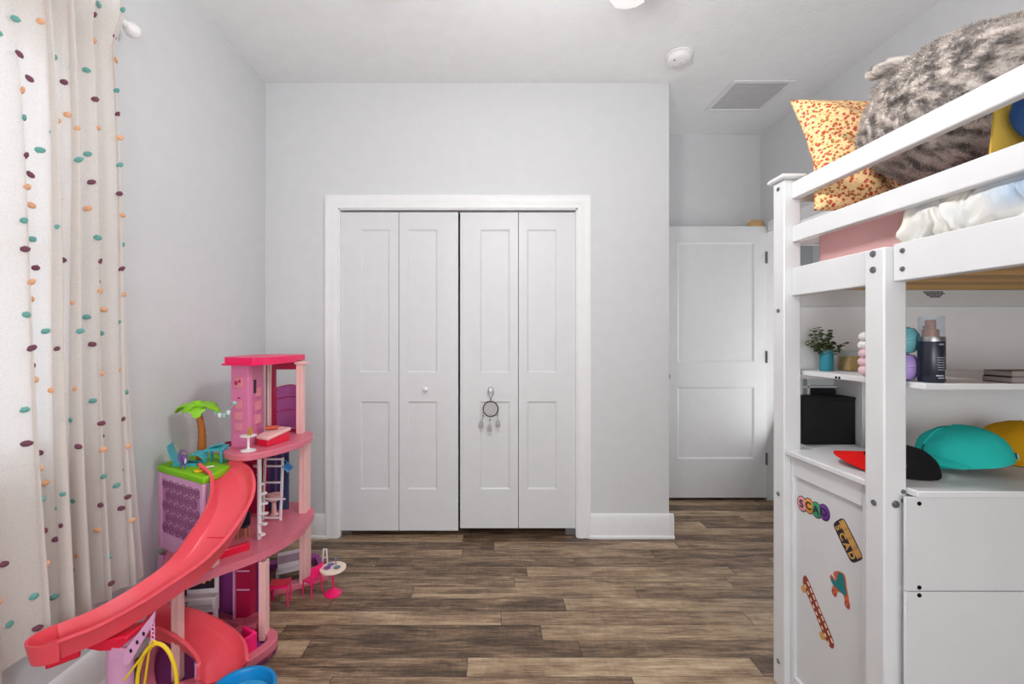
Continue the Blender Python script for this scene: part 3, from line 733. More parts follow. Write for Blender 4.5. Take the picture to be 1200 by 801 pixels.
for a in (-.17, -.02, .13):
    b.tube([(bx+math.sin(a+.06*math.cos(q))*.0274, by-math.cos(a+.06*math.cos(q))*.0274, SZ+.0985+.0019*math.sin(q)) for q in [i*PI/6 for i in range(12)]], .0004, 4, True)
b.build('label_mark', lab, bod)
b = B(); onbody(b, .42, .82, .012, .032,   .0274); bc_ = b.build('barcode_patch', white_m, bod)
b = B()
for k in range(9): onbody(b, .47+.034*k, .47+.034*k+(.016 if k % 2 else .009), .014, .030, .0276)
b.build('barcode_bars', print_m, bod)
gb = mat('taupe_cover', (128, 116, 114), .7)
for k in range(2):
    z = SZ+.0155*k; x0 = 1.325+.003*k
    t = thing('notebook', 'slim taupe notebook lying on the shelf, ' + ('lower of the pair' if k == 0 else 'upper of the pair'), 'book', (1.42, 1.16, z))
    B().box(x0+.003, 1.52, 1.130+.002*k, 1.190, z+.0015, z+.0135).build('pages', mat('page_%d' % k, (150, 140, 136), .8), t)
    b = B(); b.box(x0, 1.523, 1.127+.002*k, 1.193, z, z+.0015); b.box(x0, 1.523, 1.127+.002*k, 1.193, z+.0135, z+.015); b.box(x0, x0+.0015, 1.127+.002*k, 1.193, z, z+.015); b.build('cover', gb, t)

# black bins in the cubby
TZ = dz+.0185
bn = thing('storage_bin', 'large black fabric box standing in the white cubby', 'box', (1.246, 1.68, TZ))
b = B(); b.box(1.15, 1.342, 1.626, 1.70, TZ, TZ+.168); b.build('box', black_m, bn, bevel=.006)
b = B(); b.box(1.149, 1.343, 1.625, 1.701, TZ+.164, TZ+.174); b.build('lid', black_m, bn, bevel=.004)
tag(B().prism([(1.285+x, 1.722+y) for x, y in rsq(.055, .012, .011)], TZ, TZ+.197).build('folder', black_m, bevel=.008), 'black rounded folder standing behind the black fabric box', 'folder')

# ---------------------------------------------------------------- caps on the desk top
def cap_thing(name, label, loc, rz, mm, brim_m, scl=(.12, .135, .11), tilt=0, brim_len=.075, strap=None, squash=0):
    t = thing(name, label, 'cap', loc, rz)
    def crown(u, v):
        a = 2*PI*u; e = v*PI/2
        d = Vector((math.cos(a)*math.cos(e*.97), math.sin(a)*math.cos(e*.97), math.sin(e)))
        pan = 1+.018*abs(math.cos(3*a))*math.cos(e)*-1+.03*noise.noise(d*2.4+Vector((loc[0]*9, 0, 0)))
        z = d.z*scl[2]*pan; z = z-squash*max(0, d.z-.55)*(.5+.5*noise.noise(d*1.7+Vector((3, loc[1]*7, 0))))
        if v < .12 and strap and abs(a-PI) < .55: z = max(z, .03*(1-(abs(a-PI)/.55)**2))
        return (d.x*scl[0]*pan, d.y*scl[1]*pan, max(z, 0)+.002)
    cr = B().grid(crown, 72, 18, .0025); bmesh.ops.remove_doubles(cr.bm, verts=cr.bm.verts, dist=2e-4); cr.build('crown', mm, t, local=True, ang=60)
    B().lathe([(.007, scl[2]-.002), (.0075, scl[2]+.001), (.004, scl[2]+.005), (0, scl[2]+.0055)], 0, 0, -squash*.25, 14).build('button', mm, t, local=True)
    def brim(u, v):
        a = (u*2-1)*1.12
        r0 = (math.cos(a)*scl[0]*.985, math.sin(a)*scl[1]*.985)
        L = brim_len*math.cos(a*1.25)**.45 if abs(a*1.25) < PI/2 else 0
        return (r0[0]+L*v, r0[1]*(1+.02*v), .006+.034*(1-(a/1.12)**2)*(1-.25*v)-.003*v)
    B().grid(brim, 28, 8, .003).build('brim', brim_m, t, local=True, ang=60)
    if strap:
        B().grid(lambda u, v: (-(scl[0]+.003)*math.cos((u*2-1)*.5), (scl[1]+.003)*math.sin((u*2-1)*.5), .003+.016*v), 14, 2, .003).build('strap', strap, t, local=True)
        B().box(-scl[0]-.009, -scl[0]-.004, -.012, .012, .004, .02).build('buckle', steel_m, t, local=True)
    return t
DZ = dz+.0185
t = cap_thing('baseball_cap', 'teal cotton cap with pale strap in the middle of the desk top', (1.425, 1.335, DZ+.020), R(172), tealcap_m, tealcap_m, (.112, .10, .118), squash=.045, brim_len=.05, strap=denim_m)
t.rotation_euler = (R(4), R(9), R(172-360))
t = cap_thing('baseball_cap', 'mustard yellow cap at the right edge, behind the teal cap', (1.70, 1.42, DZ), R(60), yelcap_m, yelcap_m, (.115, .115, .128), squash=.02, brim_len=.06)
t = cap_thing('baseball_cap', 'black cap with red brim half hidden behind the near post', (1.205, 1.30, DZ), R(134), blackcap_m, redcap_m, (.085, .088, .085), squash=.03, brim_len=.074)
def red_panel(u, v):
    a = -1.0+2.35*u; e = .32+.8*v
    return (.0875*math.cos(a)*math.cos(e), .0905*math.sin(a)*math.cos(e), .087*math.sin(e)-.028*max(0, math.sin(e)-.55)*.6+.002)
B().grid(red_panel, 20, 12, .0025).build('front_panel', redcap_m, t, local=True)
b = B(); random.seed(5)
for k in range(4):
    a0 = 1.45+.07*k; zc = .022+.008*(k % 2)
    b.tube([(.0895*math.cos(a0+.10*math.cos(q*1.7+k)), .0925*math.sin(a0+.10*math.cos(q*1.7+k)), zc+.011*math.sin(q*2.3+k)) for q in [i*.4 for i in range(12)]], .0009, 5)
b.build('embroidery', mat('rose_thread', (150, 52, 78), .7), t, local=True)

# ---------------------------------------------------------------- dream catcher on the closet knob
DCX, DCY = X_(575), YD-.018
dc = thing('dream_catcher', 'small dream catcher with grey feathers hanging from right closet knob', 'dream catcher', (DCX, DCY, .79))
brown_m = mat('dark_leather', (66, 50, 46), .7); fe_m = mat('grey_feather', (176, 170, 168), .9); bw_m = mat('bead_dark', (60, 56, 60), .5)
b = B(); b.tube([(DCX-.010, DCY-.012, .918), (DCX-.018, DCY-.012, .9), (DCX-.004, DCY-.006, .872), (DCX, DCY-.004, .85)], .0015, 6); b.tube([(DCX+.010, DCY-.012, .918), (DCX+.018, DCY-.012, .9), (DCX+.004, DCY-.006, .872), (DCX, DCY-.004, .85)], .0015, 6)
b.tube([(DCX-.018, DCY-.012, .912), (DCX-.012, DCY-.012, .935), (DCX, DCY-.012, .941), (DCX+.012, DCY-.012, .935), (DCX+.018, DCY-.012, .912)], .0015, 6); b.build('cord', brown_m, dc)
rc = (DCX, DCY-.004, .802); rr = .047
B().tube([(rc[0]+math.cos(q)*rr, rc[1], rc[2]+math.sin(q)*rr) for q in [i*PI/20 for i in range(40)]], .0036, 8, True).build('hoop', brown_m, dc)
b = B()
for lv, r in enumerate((.046, .034, .023, .013)):
    n = 12; r2 = r*.74
    for k in range(n):
        a0, a1, a2 = [(k+.5*lv+o)*2*PI/n for o in (0, .5, 1)]
        b.tube([(rc[0]+math.cos(a0)*r, rc[1], rc[2]+math.sin(a0)*r), (rc[0]+math.cos(a1)*r2, rc[1], rc[2]+math.sin(a1)*r2), (rc[0]+math.cos(a2)*r, rc[1], rc[2]+math.sin(a2)*r)], .0011, 4)
b.build('web', mat('web_thread', (168, 160, 156), .8), dc)
for dx, zt, l, sw in ((-.045, .785, .055, -.028), (-.003, .756, .05, -.006), (.045, .785, .05, .002)):
    b = B(); b.tube([(DCX+dx, DCY-.004, zt), (DCX+dx-.002, DCY-.004, zt-l*.5), (DCX+dx+sw*.3, DCY-.004, zt-l)], .001, 5)
    b.ell((DCX+dx-.002, DCY-.004, zt-l*.45), (.004, .004, .005), None, 10, 6); st_ = b.build('bead_string', bw_m, dc)
    for q, (ox, ang) in enumerate(((0, -.5), (.008, .4), (-.006, -.1))):
        c0 = Vector((DCX+dx+sw*.3, DCY-.004-.002*q, zt-l)); dr = Vector((math.sin(ang)*.5+sw*12*.5, 0, -1)).normalized()
        b = B(); b.grid(lambda u, v: c0+dr*.048*u+Vector((dr.z, 0, -dr.x))*(v-.5)*.019*math.sin(PI*min(1, u*.93+.05))**.6+Vector((0, -.004*math.sin(PI*u), 0)), 8, 4, .001); b.build('feather', fe_m, dc)

# ---------------------------------------------------------------- dollhouse
dh = thing('dollhouse', 'tall pink three storey toy dollhouse with red slides by the left wall', 'dollhouse', (-1.1, 1.9, 0))
def dpart(b, nm, m, par=dh, **k): return b.build(nm, m, par, **k)
Z2a, Z2b, Z3a, Z3b = .345, .376, .738, .766
base_o = smooth_poly([(-1.13, 1.49), (-1.0, 1.548), (-.905, 1.63), (-.85, 1.735), (-.862, 1.80), (-.93, 1.85), (-1.06, 1.90), (-1.29, 1.96), (-1.36, 1.86), (-1.32, 1.70), (-1.2, 1.53)], 4)
b = B(); b.prism(base_o, .0, .024); dpart(b, 'base', purp_m, bevel=.003)
def rim(pts, inset, z0, z1):
    c = sum((Vector((x, y)) for x, y in pts), Vector((0, 0)))/len(pts); b = B(); n = len(pts)
    inn = []
    for i in range(n):
        p = Vector(pts[i]); d = (Vector(pts[(i+1) % n])-Vector(pts[i-1])).normalized(); q = Vector((-d.y, d.x)); q = q if q.dot(c-p) > 0 else -q; inn.append(p+q*inset)
    ring = [[(pts[i][0], pts[i][1], z0), (pts[i][0], pts[i][1], z1), (inn[i].x, inn[i].y, z1), (inn[i].x, inn[i].y, z0)] for i in range(n)]
    ring.append(ring[0]); b.quadstrip(ring, True, False); bmesh.ops.remove_doubles(b.bm, verts=b.bm.verts, dist=1e-5); return b
dpart(rim(base_o, .038, .0, .052), 'base_rim', dpink_m, bevel=.003)
b = B(); b.beam((-1.06, 2.155, .015), (-.845, 2.305, .015), .05, .03); dpart(b, 'base_beam', dpink_m, bevel=.003)
b = B(); b.beam((-1.27, 2.36, .017), (-.97, 2.49, .017), .05, .034); b.beam((-.97, 2.49, .017), (-.86, 2.31, .017), .03, .03); dpart(b, 'base_beam', purp_m, bevel=.003)
d2 = smooth_poly([(-1.135, 1.545), (-1.122, 1.545), (-1.035, 1.672), (-.93, 1.80), (-.868, 1.96), (-.865, 2.12), (-.90, 2.265), (-1.05, 2.36), (-1.34, 2.34), (-1.365, 2.05), (-1.34, 1.86), (-1.2, 1.62)], 5)
dpart(B().prism(d2, Z2a, Z2b), 'deck', dpink_m, bevel=.004)
d3_ = smooth_poly([(-1.12, 1.87), (-1.01, 1.83), (-.93, 1.915), (-.875, 2.05), (-.87, 2.17), (-.915, 2.275), (-1.02, 2.33), (-1.13, 2.33), (-1.165, 2.15), (-1.16, 1.97)], 5)
dpart(B().prism(d3_, Z3a, Z3b), 'deck', dpink_m, bevel=.004)
def pillar(x, y, z0, z1, w=.036, d=.05, mm=lpink_m):
    b = B(); b.box(x-w/2, x+w/2, y-d/2, y+d/2, z0, z1); b.box(x-w/2-.003, x-w/2+.010, y-d/2-.003, y+d/2+.003, z0, z1); b.box(x+w/2-.010, x+w/2+.003, y-d/2-.003, y+d/2+.003, z0, z1)
    return dpart(b, 'pillar', mm, bevel=.002)
pillar(-1.113, 1.583, .03, Z2a+.001, .024, .022)
pillar(-.916, 1.80, .03, Z2a+.001, .020, .032)
pillar(-.932, 2.24, .02, Z2a+.001, .028, .06)
pillar(-.932, 2.235, Z2b-.001, Z3a+.001, .028, .06)
pillar(-.957, 2.245, Z3b-.001, 1.118, .026, .03)
pillar(-1.095, 2.19, Z3b-.001, 1.13, .012, .02)
pillar(-1.065, 1.70, Z2b-.001, .50, .032, .03)
dpart(B().box(-.98, -.922, 2.22, 2.27, 1.115, 1.128), 'post_cap', lpink_m, bevel=.002)

# near end: patterned wall with lawn terrace above
A0, A1 = (-1.375, 1.86), (-1.085, 1.695)
def along(t, off=0):
    a = Vector(A0); c = Vector(A1); d = (c-a).normalized(); n = Vector((d.y, -d.x)); p = a+(c-a)*t+n*off; return p
wl = B().slab(A0, A1, .012, Z2b-.001, .692); endw = dpart(wl, 'end_wall', mauve_m, bevel=.001)
b = B(); e = .02
b.slab(along(-.01, .008), along(.07, .008), .012, Z2b, .69); b.slab(along(.95, .008), along(1.02, .008), .012, Z2b, .69)
b.slab(along(.07, .006), along(.95, .006), .006, Z2b, .445); b.slab(along(.07, .006), along(.95, .006), .006, .66, .69)
dpart(b, 'end_frame', lilac_m, bevel=.002)
b = B(); rows = 5
for r_ in range(rows):
    for k in range(6):
        t = .14+.145*(k+.5*(r_ % 2)); z = .468+.045*r_
        if t > .92: continue
        for rad in (.019, .008):
            cpts = []
            for q in range(16):
                a = q*PI/8; pt2 = along(t+math.cos(a)*rad/.334, .008); cpts.append((pt2.x, pt2.y, z+math.sin(a)*rad))
            b.tube(cpts, .0022, 6, True)
dpart(b, 'relief_rings', mat('ring_mauve', (150, 90, 136), .45), endw)
dpart(B().slab(along(0), along(.36), .01, .025, Z2a), 'end_wall', mauve_m)
dpart(B().slab(along(-.01, .008), along(.06, .008), .014, .0, Z2a), 'end_post', lilac_m)
lawn = [tuple(along(-.035, .012)), tuple(along(1.02, .012)), (-1.075, 1.76), (-1.085, 1.88), (-1.13, 1.985), (-1.25, 2.05), (-1.385, 2.06)]
dpart(B().prism(lawn, .688, .716), 'lawn_terrace', green_m, bevel=.008, seg=3)

# interior of the two lower storeys
b = B(); b.slab((-1.31, 1.90), (-1.0, 1.975), .01, .024, Z2a); inw = dpart(b, 'back_wall', purp_m)
b = B()
for x0, x1 in ((-1.30, -1.27), (-1.09, -1.05)): b.slab((x0, 1.895+(x0+1.31)*.24-.012), (x1, 1.895+(x1+1.31)*.24-.012), .01, .024, Z2a)
dpart(b, 'wall_pilaster', violet_m, inw)
cl = B(); cl.box(-1.085, -1.02, 1.895, 1.94, .05, Z2a); dpart(cl, 'closet', crim_m)
b = B(); b.box(-1.092, -1.085, 1.885, 1.94, .03, Z2a); b.box(-1.08, -1.025, 1.893, 1.90, .17, .176); b.box(-1.08, -1.025, 1.893, 1.90, .25, .256); dpart(b, 'closet_trim', lilac_m)
b = B(); b.quadstrip([[(-1.05, y, z0), (-1.05, y, z1), (-.94, y, z1+.05), (-.94, y, z0+.05)] for y, z0, z1 in ((1.78, .03, .05), (1.90, .03, .05))]); dpart(b, 'ramp', dpink_m, bevel=.002)
# middle storey: navy bathroom panel, magenta wall, red ledge
dpart(B().slab((-1.14, 2.245), (-1.025, 2.265), .012, Z2b, Z3a), 'bathroom_panel', navy_m)
b = B()
for x in (-1.12, -1.085, -1.05): b.slab((x, 2.238), (x+.012, 2.240), .004, Z2b+.04, Z3a-.05)
dpart(b, 'shelf_print', violet_m)
dpart(B().slab((-1.30, 2.18), (-1.11, 2.22), .012, Z2b, Z3a), 'back_wall', crim_m)
dpart(B().slab((-1.09, 1.735), (-.995, 1.835), .022, Z2b-.001, Z2b+.03), 'ledge', red_m, bevel=.004)
# spiral stair
st = B(); sxx, syy = -1.0, 1.925; st.tube([(sxx, syy, Z2b), (sxx, syy, Z3a)], .009, 14); stp = dpart(st, 'stair_pole', toyw_m)
for k in range(8):
    a = R(-35+26*k); z = Z2b+.022+.041*k
    b = B(); b.prism([(sxx+math.cos(a+d)*r, syy+math.sin(a+d)*r) for d, r in ((-1.2, .008), (-.32, .034), (0, .036), (.32, .034), (1.2, .008))], z, z+.008); b.build('step', toyw_m, stp, bevel=.001)
# elevator tower and roof
b = B(); b.slab((-1.142, 1.965), (-1.055, 1.945), .012, Z3b-.001, 1.135); tw = dpart(b, 'tower_wall', opink_m, bevel=.002)
b = B()
for k in range(3):
    z = .84+.048*k
    b.slab((-1.120, 1.951), (-1.085, 1.943), .006, z, z+.034)
b.slab((-1.122, 1.951), (-1.083, 1.943), .006, 1.03, 1.075)
dpart(b, 'tower_relief', pink_m, tw, bevel=.0015)
b = B(); b.ell((-1.112, 1.944, 1.05), (.008, .003, .010), None, 10, 6); b.ell((-1.095, 1.940, 1.058), (.006, .003, .006), None, 10, 6); b.ell((-1.098, 1.941, .985), (.006, .003, .004), None, 10, 6); dpart(b, 'tower_print', crim_m, tw)
b = B(); b.slab((-1.056, 1.955), (-1.085, 2.12), .010, Z3b-.001, 1.125); tw2 = dpart(b, 'tower_wall', opink_m, bevel=.002)
b = B()
for k in range(3): b.box(-1.068, -1.056, 2.0, 2.05, .86+.06*k, .90+.06*k)
dpart(b, 'tower_relief', pink_m, tw2)
dpart(B().box(-1.062, -1.052, 1.985, 2.0, 1.0, 1.06), 'lift_slot', print_m, tw2)
roof_pts = [(-1.155, 1.935), (-1.02, 1.912), (-.985, 1.96), (-.965, 2.22), (-.965, 2.32), (-1.1, 2.34), (-1.21, 2.30), (-1.21, 2.02)]
b = B(); b.quadstrip([[(x+(dx_ if False else 0), y, z) for x, y in roof_pts] for z in (1.132, 1.162)]); dpart(b, 'roof', roof_m, bevel=.004)
b = B(); b.prism([(-1.165, 1.925), (-1.02, 1.90), (-.975, 1.955), (-.955, 2.2), (-.97, 2.2), (-1.0, 1.97), (-1.03, 1.93), (-1.15, 1.95)], 1.128, 1.136); dpart(b, 'roof_edge', roof_m, bevel=.001)
# big window: dark red frame, tinted curved railing
wy = 2.275
b = B(); b.box(-1.12, -.965, wy, wy+.015, 1.085, 1.13); b.box(-1.12, -1.10, wy, wy+.015, Z3b, 1.09); b.box(-.985, -.965, wy-.01, wy+.02, Z3b, 1.09); b.box(-1.105, -.965, wy, wy+.015, Z3b, Z3b+.016)
wf = dpart(b, 'window_frame', crim_m, bevel=.002)
def rail(u, v):
    x = -1.102+.117*u; return (x, wy+.02+.035*math.sin(PI*u), Z3b+.01+(.215+.012*math.sin(PI*u))*v)
dpart(B().grid(rail, 14, 6, .003), 'glazing', pglass_m, wf)
b = B()
for v in (.42, .72, .99): b.tube([tuple(Vector(rail(u/10, v))-Vector((0, .003, 0))) for u in range(11)], .0022, 6)
dpart(b, 'railing_bar', crim_m, wf)

# slides
def slide(path, w, h, t, n=8, w1=None):
    P = catmull(path, n); rings = []; N_ = len(P)
    for i, p in enumerate(P):
        d = P[min(i+1, N_-1)]-P[max(i-1, 0)]; d.normalize()
        s = d.cross(Vector((0, 0, 1))); s.normalize(); u = s.cross(d).normalized()
        k = w+((w1 or w)-w)*max(0, i/(N_-1)-.45)/.55
        prof = [(-k-.014, h), (-k-.003, h+.004), (-k+.010, h*.30), (-k*.72, .005), (-k*.35, 0), (k*.35, 0), (k*.72, .005), (k-.010, h*.30), (k+.003, h+.004), (k+.014, h), (k+.006, h-.012), (k*.86, -t), (k*.3, -t-.004), (-k*.3, -t-.004), (-k*.86, -t), (-k-.006, h-.012)]
        rings.append([tuple(p+s*a+u*c) for a, c in prof])
    b = B(); b.quadstrip(rings); return b, P
up = [(-1.13, 1.825, .712), (-1.03, 1.765, .668), (-.968, 1.665, .61), (-.955, 1.55, .55), (-.978, 1.45, .490), (-1.045, 1.362, .440), (-1.12, 1.285, .407), (-1.185, 1.222, .397)]
b, P_ = slide(up, .062, .040, .014, 10, .042); s1 = dpart(b, 'slide', coral_m)
# rounded landing tray at the foot of the slide
ex = Vector(P_[-1]); dd = (P_[-1]-P_[-3]); dd.z = 0; dd.normalize(); sd2 = Vector((dd.y, -dd.x, 0))
tray = B(); rows_ = []
for rsc, z in ((.0, .0), (.55, .0), (.80, .007), (.90, .022), (1.0, .041), (1.10, .042), (1.06, .028), (.92, -.016), (.4, -.02), (0, -.02)):
    rows_.append([tuple(ex+dd*math.cos(a)*rsc*.062+sd2*math.sin(a)*rsc*.048+Vector((0, 0, z))) for a in [-PI/2+PI*q/20 for q in range(21)]])
tray.quadstrip(rows_, False, False); dpart(tray, 'slide_tray', coral_m, s1)
b = B(); b.beam(ex+Vector((.03, .03, -.025)), ex+Vector((-.02, -.02, -.025)), .05, .025); dpart(b, 'tray_underside', red_m, s1, bevel=.006)
mid = Vector(P_[30]); md_ = (P_[31]-P_[29]).normalized()
b = B(); sL = md_.cross(Vector((0, 0, 1))).normalized()
b.tube([tuple(mid+sL*a+sL.cross(md_)*(.0015)) for a in (-.045, -.02, .02, .045)], .0016, 6); dpart(b, 'slide_joint', red_m, s1)
lo = [(-1.25, 1.60, .225), (-1.15, 1.628, .18), (-1.05, 1.625, .135), (-.965, 1.59, .098), (-.918, 1.53, .074)]
b, P2_ = slide(lo, .064, .034, .012, 10); dpart(b, 'slide', coral_m)
for x, y, z1 in ((-1.03, 1.57, .105),): dpart(B().tube([(x, y, .022), (x, y, z1)], .013, 18), 'slide_support', lilac_m)
# stand under the slide with bracket
sx2, sy2 = -1.083, 1.30
b = B(); b.lathe([(.05, 0), (.05, .008), (.033, .012), (.032, .02), (.032, .352), (.036, .36), (.036, .375), (0, .375)], sx2, sy2, 0, 28); stn = dpart(b, 'slide_stand', lilac_m)
prc = [(-.07, .362), (-.03, .355), (.02, .357), (.05, .382), (.05, .398), (-.07, .378)]
b = B(); b.quadstrip([[(sx2+a, sy2+e, c) for a, c in prc] for e in (-.036, .036)]); dpart(b, 'slide_cradle', red_m, stn, bevel=.004)
by2 = sy2-.044
b = B(); tri = [(sx2+.048, .362), (sx2+.136, .475), (sx2+.132, .443), (sx2+.066, .328), (sx2+.048, .322)]
b.quadstrip([[(x, by2-.004, z) for x, z in tri], [(x, by2+.004, z) for x, z in tri]]); brk = dpart(b, 'swing_bracket', lilac_m, stn, bevel=.0015)
b = B()
for x, z in ((sx2+.070, .366), (sx2+.088, .390), (sx2+.106, .414)): b.ell((x, by2-.004, z), (.0045, .0012, .0065), None, 12, 6)
dpart(b, 'bracket_hole', print_m, brk)
dpart(B().beam((sx2+.0, by2+.014, .352), (sx2+.06, by2+.004, .345), .010, .03), 'bracket_arm', lilac_m, brk)

# hanging hoop swing
hx, hz = sx2+.131, .32
sw = thing('hoop_swing', 'yellow hoop swing hanging below the pink bracket of the slide', 'swing', (hx, by2, hz-.09))
b = B()
for k in range(5): b.tube([(hx-.002+.004*math.cos(a)*(1 if k % 2 else .4), by2+.004*math.cos(a)*(0.4 if k % 2 else 1), 0.436-.0115*k+.0065*math.sin(a)) for a in [q*PI/6 for q in range(12)]], .0018, 6, True)
b.build('chain', lilac_m, sw)
B().tube([(hx+.010+math.cos(a)*.056, by2, .262+math.sin(a)*.122-.0*a) for a in [q*PI/24 for q in range(48)]], .0052, 10, True).build('hoop', yel_m, sw)
b = B(); b.tube([(hx, by2, .386), (hx-.024, by2-.01, .355), (hx-.052, by2-.02, .315), (hx-.068, by2-.02, .295)], .003, 8); b.tube([(hx+.002, by2+.006, .386), (hx-.02, by2+.01, .355), (hx-.036, by2+.012, .25)], .003, 8); b.lathe([(.009, -.003), (.011, 0), (.009, .003), (.005, .003), (.005, -.003)], hx-.002, by2, .384, 14, axis='y'); b.build('strap', yel_m, sw)

# pool on the floor in front of the slide
po = thing('toy_pool', 'round bright blue toy pool at the foot of the slide', 'toy pool', (-.805, 1.44, 0))
B().lathe([(0, 0), (.088, 0), (.098, .03), (.101, .098), (.104, .105), (.102, .110), (.092, .110), (.088, .10), (.084, .06), (0, .058)], -.805, 1.44, .001, 40).build('tub', blue_m, po)
B().lathe([(.084, .074), (.05, .076), (0, .077)], -.805, 1.44, .001, 36).build('water', water_m, po)

# ---- loose toys
pa = thing('toy_palm', 'toy palm tree with bright green crown on the lawn terrace', 'toy palm', (-1.268, 1.945, .716))
tr = catmull([(-1.268, 1.945, .716), (-1.262, 1.945, .78), (-1.262, 1.943, .85), (-1.275, 1.94, .925)], 6)
rr_ = [(.0185-.0065*i/(len(tr)-1))*(1.06 if i % 2 else .97) for i in range(len(tr))]
B().tube(tr, rr_, 16).build('trunk', trunk_m, pa)
pc2 = Vector((-1.277, 1.94, .955))
for k, (a, L, dz_) in enumerate(((R(2), .095, -.035), (R(180), .098, -.038), (R(-62), .055, -.052), (R(-118), .06, -.03), (R(60), .085, -.02), (R(128), .085, -.02))):
    du = Vector((math.cos(a), math.sin(a), 0)); dv = Vector((-du.y, du.x, 0))
    def fr_(u, v, du=du, dv=dv, L=L, dz_=dz_):
        s = v*2-1; wdt = .040*(math.sin(PI*min(1, .12+u*.88))**.55)*(1-.25*(math.sin(u*24) > .3))
        return pc2+du*L*u+dv*s*wdt+Vector((0, 0, .018*math.sin(PI*u*.8)+dz_*u*u*1.0-.010*s*s))
    B().grid(fr_, 24, 6, .004).build('frond', leaf_m, pa)
B().lathe([(.012, -.04), (.02, -.015), (.026, .01), (.016, .022), (0, .024)], pc2.x, pc2.y, pc2.z-.004, 18).build('crown_base', leaf_m, pa)
bt = thing('bunting', 'pale mint bunting strung from the toy palm to the pink tower', 'bunting', (-1.16, 1.94, .90))
p0, p1 = Vector((-1.205, 1.938, .935)), Vector((-1.118, 1.944, .962)); cv = [p0.lerp(p1, t)-Vector((0, 0, .032*math.sin(PI*t)*1.0)) for t in [i/14 for i in range(15)]]
B().tube(cv, .0018, 6).build('string', mint_m, bt)
for k, i in enumerate((1, 4, 7, 10)):
    q = cv[i]; b = B(); b.quadstrip([[(q.x-.0085, y, q.z+.001), (q.x+.0085, y, q.z+.001), (q.x+.005, y, q.z-.018), (q.x-.005, y, q.z-.018)] for y in (q.y-.003, q.y)]); b.build('flag', mint_m if k % 2 == 0 else white_m, bt, bevel=.001)
B().ell(p1, (.010, .006, .010), None, 12, 8).build('clip', mint_m, bt)

lz = .7165
lc = thing('toy_lounger', 'teal curved toy lounge chair on the lawn terrace', 'toy chair', (-1.28, 1.865, lz))
prof = catmull([(-1.335, 1.85, lz+.085), (-1.325, 1.85, lz+.05), (-1.30, 1.853, lz+.012), (-1.275, 1.858, lz+.02), (-1.245, 1.862, lz+.045), (-1.215, 1.866, lz+.042), (-1.195, 1.868, lz+.022)], 5)
b = B(); b.quadstrip([[tuple(p+Vector((-.012*q, .034*q, 0))+Vector((n_*.6, 0, n_))) for q, n_ in ((-1, 0), (1, 0), (1, .006), (-1, .006))] for p in prof]); b.build('shell', teal_m, lc)
b = B(); b.box(-1.312, -1.215, 1.835, 1.841, lz, lz+.012); b.box(-1.312, -1.215, 1.88, 1.886, lz, lz+.012); b.build('runner', teal_m, lc)
pc_ = thing('toy_hoop_chair', 'small purple toy chair with oval hoop back at the terrace edge', 'toy chair', (-1.235, 1.80, lz))
ox_, oy_ = -1.245, 1.803
b = B(); b.tube([(ox_+math.cos(a)*.019, oy_, lz+.045+math.sin(a)*.030) for a in [q*PI/14 for q in range(28)]], .0026, 8, True); b.tube([(ox_-.009, oy_, lz+.018), (ox_-.009, oy_-.005, lz)], .0022, 6); b.tube([(ox_+.009, oy_, lz+.018), (ox_+.010, oy_-.005, lz)], .0022, 6); b.build('hoop_frame', violet_m, pc_)
b = B(); b.ell((ox_-.004, oy_+.004, lz+.04), (.012, .006, .017), None, 14, 8); b.build('seat_cushion', violet_m, pc_)
B().ell((ox_+.008, oy_+.001, lz+.03), (.005, .005, .012), None, 10, 8).build('side_cushion', mat('pale_blue', (200, 206, 232), .5), pc_)
tt = thing('toy_table', 'teal toy table with slatted sloping top beside the palm', 'toy table', (-1.17, 1.86, lz))
tx, ty = -1.175, 1.90
B().quadstrip([[(tx-.042, ty-.02, lz+.048+z), (tx+.042, ty-.02, lz+.054+z), (tx+.046, ty+.025, lz+.066+z), (tx-.034, ty+.025, lz+.058+z)] for z in (0, .006)]).build('top', teal_m, tt, bevel=.001)
for dx, dy, h_ in ((-.036, -.012, .05), (.034, -.012, .055), (.038, .018, .063), (-.028, .018, .057)):
    B().box(tx+dx-.005, tx+dx+.005, ty+dy-.004, ty+dy+.004, lz, lz+h_).build('leg', teal_m, tt)
B().beam((tx-.02, ty+.0, lz+.066), (tx+.035, ty+.01, lz+.082), .03, .004).build('backrest', teal_m, tt, bevel=.001)
tag(B().lathe([(0, .008), (.016, .009), (.02, .005), (.018, 0), (0, 0)], -1.155, 1.765, lz+.0005, 24).build('toy_frisbee', yel_m), 'flat yellow toy disc on the lawn terrace beside the slide', 'toy')
tag(B().tube([(-1.155, 1.793, lz+.0055), (-1.135, 1.825, lz+.0045)], [.004, .0035], 10).build('toy_bat', toyw_m), 'small white toy stick lying behind the yellow disc', 'toy')

